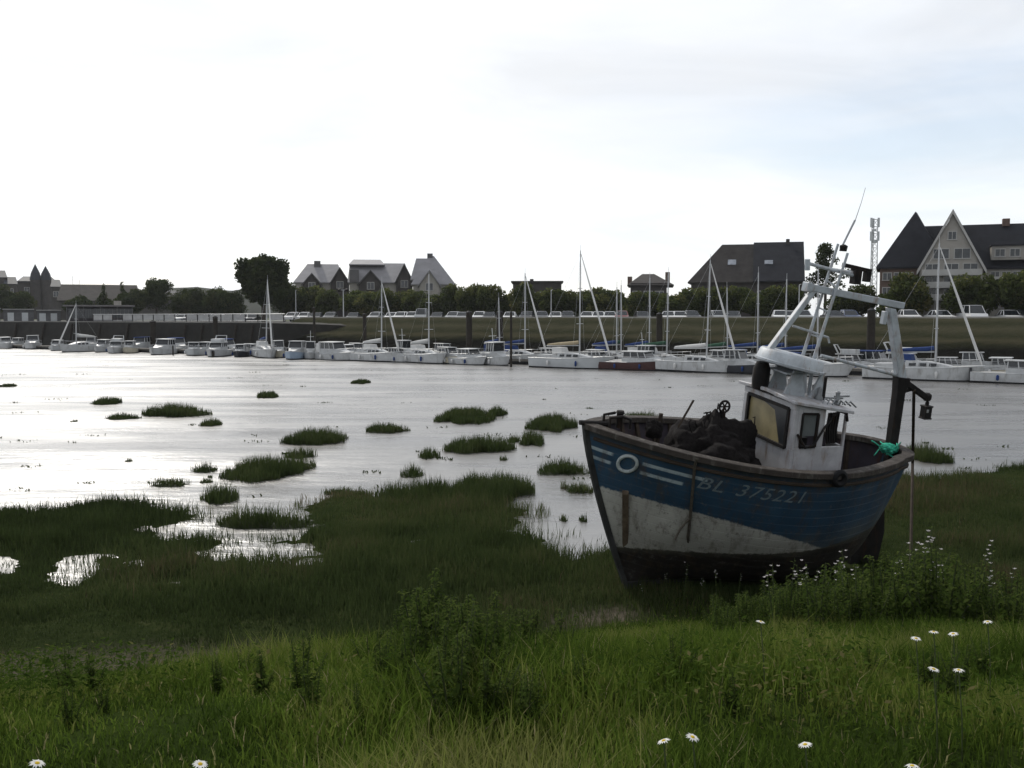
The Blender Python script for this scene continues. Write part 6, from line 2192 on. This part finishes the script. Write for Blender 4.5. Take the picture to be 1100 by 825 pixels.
def car(kind, col, lab, group):
    d = CK[kind]
    t = thing('parked_car' if kind != 'van' else 'parked_van', lab, 'car' if kind != 'van' else 'van', (0, 0, 0), 0, group)
    if (kind, col) not in BODY:
        BODY[kind, col] = d['b'].mesh('body', CARP[col], False, .05)
    link('body', BODY[kind, col], t)
    link('glass', d['g'], t)
    for x in d['x']:
        for sd in (-1, 1):
            w_ = link('wheel', d['w'], t); w_.location = (x, sd * .76, .32)
            link('rim', d['r'], w_)
    for sd in (-1, 1):
        h_ = link('headlight', d['h'], t); h_.location = (d['f'] - .06, sd * .6, .66)
    return t


CARS = [(178, 'hatch', 'dark', 0), (187, 'hatch', 'white', 0), (196, 'saloon', 'silver', 1), (205, 'hatch', 'grey', 0), (224, 'hatch', 'white', 0), (236, 'saloon', 'white', 0), (246, 'hatch', 'dark', 0), (263, 'hatch', 'white', 0), (272, 'saloon', 'dark', 0),
        (314, 'hatch', 'white', 0), (327, 'hatch', 'white', 0), (340, 'saloon', 'dark', 0), (355, 'hatch', 'grey', 0), (380, 'saloon', 'dark', 0), (404, 'hatch', 'silver', 0), (421, 'saloon', 'white', 0), (431, 'hatch', 'white', 0), (443, 'hatch', 'white', 0), (453, 'van', 'silver', 0),
        (470, 'saloon', 'dark', 0), (487, 'hatch', 'silver', 0), (497, 'saloon', 'silver', 0), (515, 'hatch', 'white', 0), (526, 'saloon', 'dark', 0), (548, 'saloon', 'white', 0), (566, 'hatch', 'dark', 0), (582, 'hatch', 'grey', 0), (597, 'saloon', 'white', 0), (610, 'hatch', 'dark', 0), (631, 'saloon', 'white', 0), (643, 'saloon', 'white', 0), (655, 'saloon', 'white', 0),
        (668, 'hatch', 'red', 0), (690, 'saloon', 'dark', 0), (718, 'saloon', 'white', 0), (730, 'saloon', 'white', 0), (743, 'hatch', 'dark', 0), (771, 'hatch', 'silver', 0), (788, 'saloon', 'dark', 0), (838, 'hatch', 'white', 0), (850, 'saloon', 'white', 0), (862, 'hatch', 'silver', 0),
        (895, 'saloon', 'dark', 0), (912, 'hatch', 'blue', 0), (976, 'hatch', 'white', 0), (1010, 'saloon', 'white', 0), (1044, 'van', 'white', 0), (1084, 'saloon', 'white', 0), (1100, 'hatch', 'dark', 0)]
gg = np.random.default_rng(12)
for k, (px, kind, col, _) in enumerate(CARS):
    left = px < 300
    r = (116 if left else 111) + gg.uniform(-.3, .3)
    p = at_r(px, 341, r)
    word = {'hatch': 'hatchback', 'saloon': 'saloon car', 'van': 'van'}[kind]
    if left:
        lab = f'{col} {word} behind the left quay railing, {ORD[k]} car from the left'
    else:
        lab = f'{col} {word} on the embankment, {ORD[k - 9]} vehicle rightwards of the big round tree'
    t = car(kind, col, lab, 'cars parked behind the quay railing' if left else 'cars parked along the embankment top')
    t.location = (p[0], p[1], 3.35 if left else 3.55)
    t.rotation_euler = (0, 0, QANG - R_(62) + gg.uniform(-.12, .12))

# the bright hazy air over the harbour
m = bpy.data.materials.new('haze_air')
m.use_nodes = True
nt = m.node_tree
nt.nodes.remove(nt.nodes['Principled BSDF'])
pv = N(nt, 'ShaderNodeVolumePrincipled')
pv.inputs['Color'].default_value = (0.93, 0.96, 1.0, 1)
pv.inputs['Density'].default_value = 0.00010
pv.inputs['Anisotropy'].default_value = 0.3
nt.links.new(pv.outputs[0], nt.nodes['Material Output'].inputs['Volume'])
mb = MB(); mb.box(-4500, 4500, -2500, 5200, -2.2, 36)
tag(mb.build('haze', m), 'thin bright haze over the estuary', 'haze', kind='stuff')
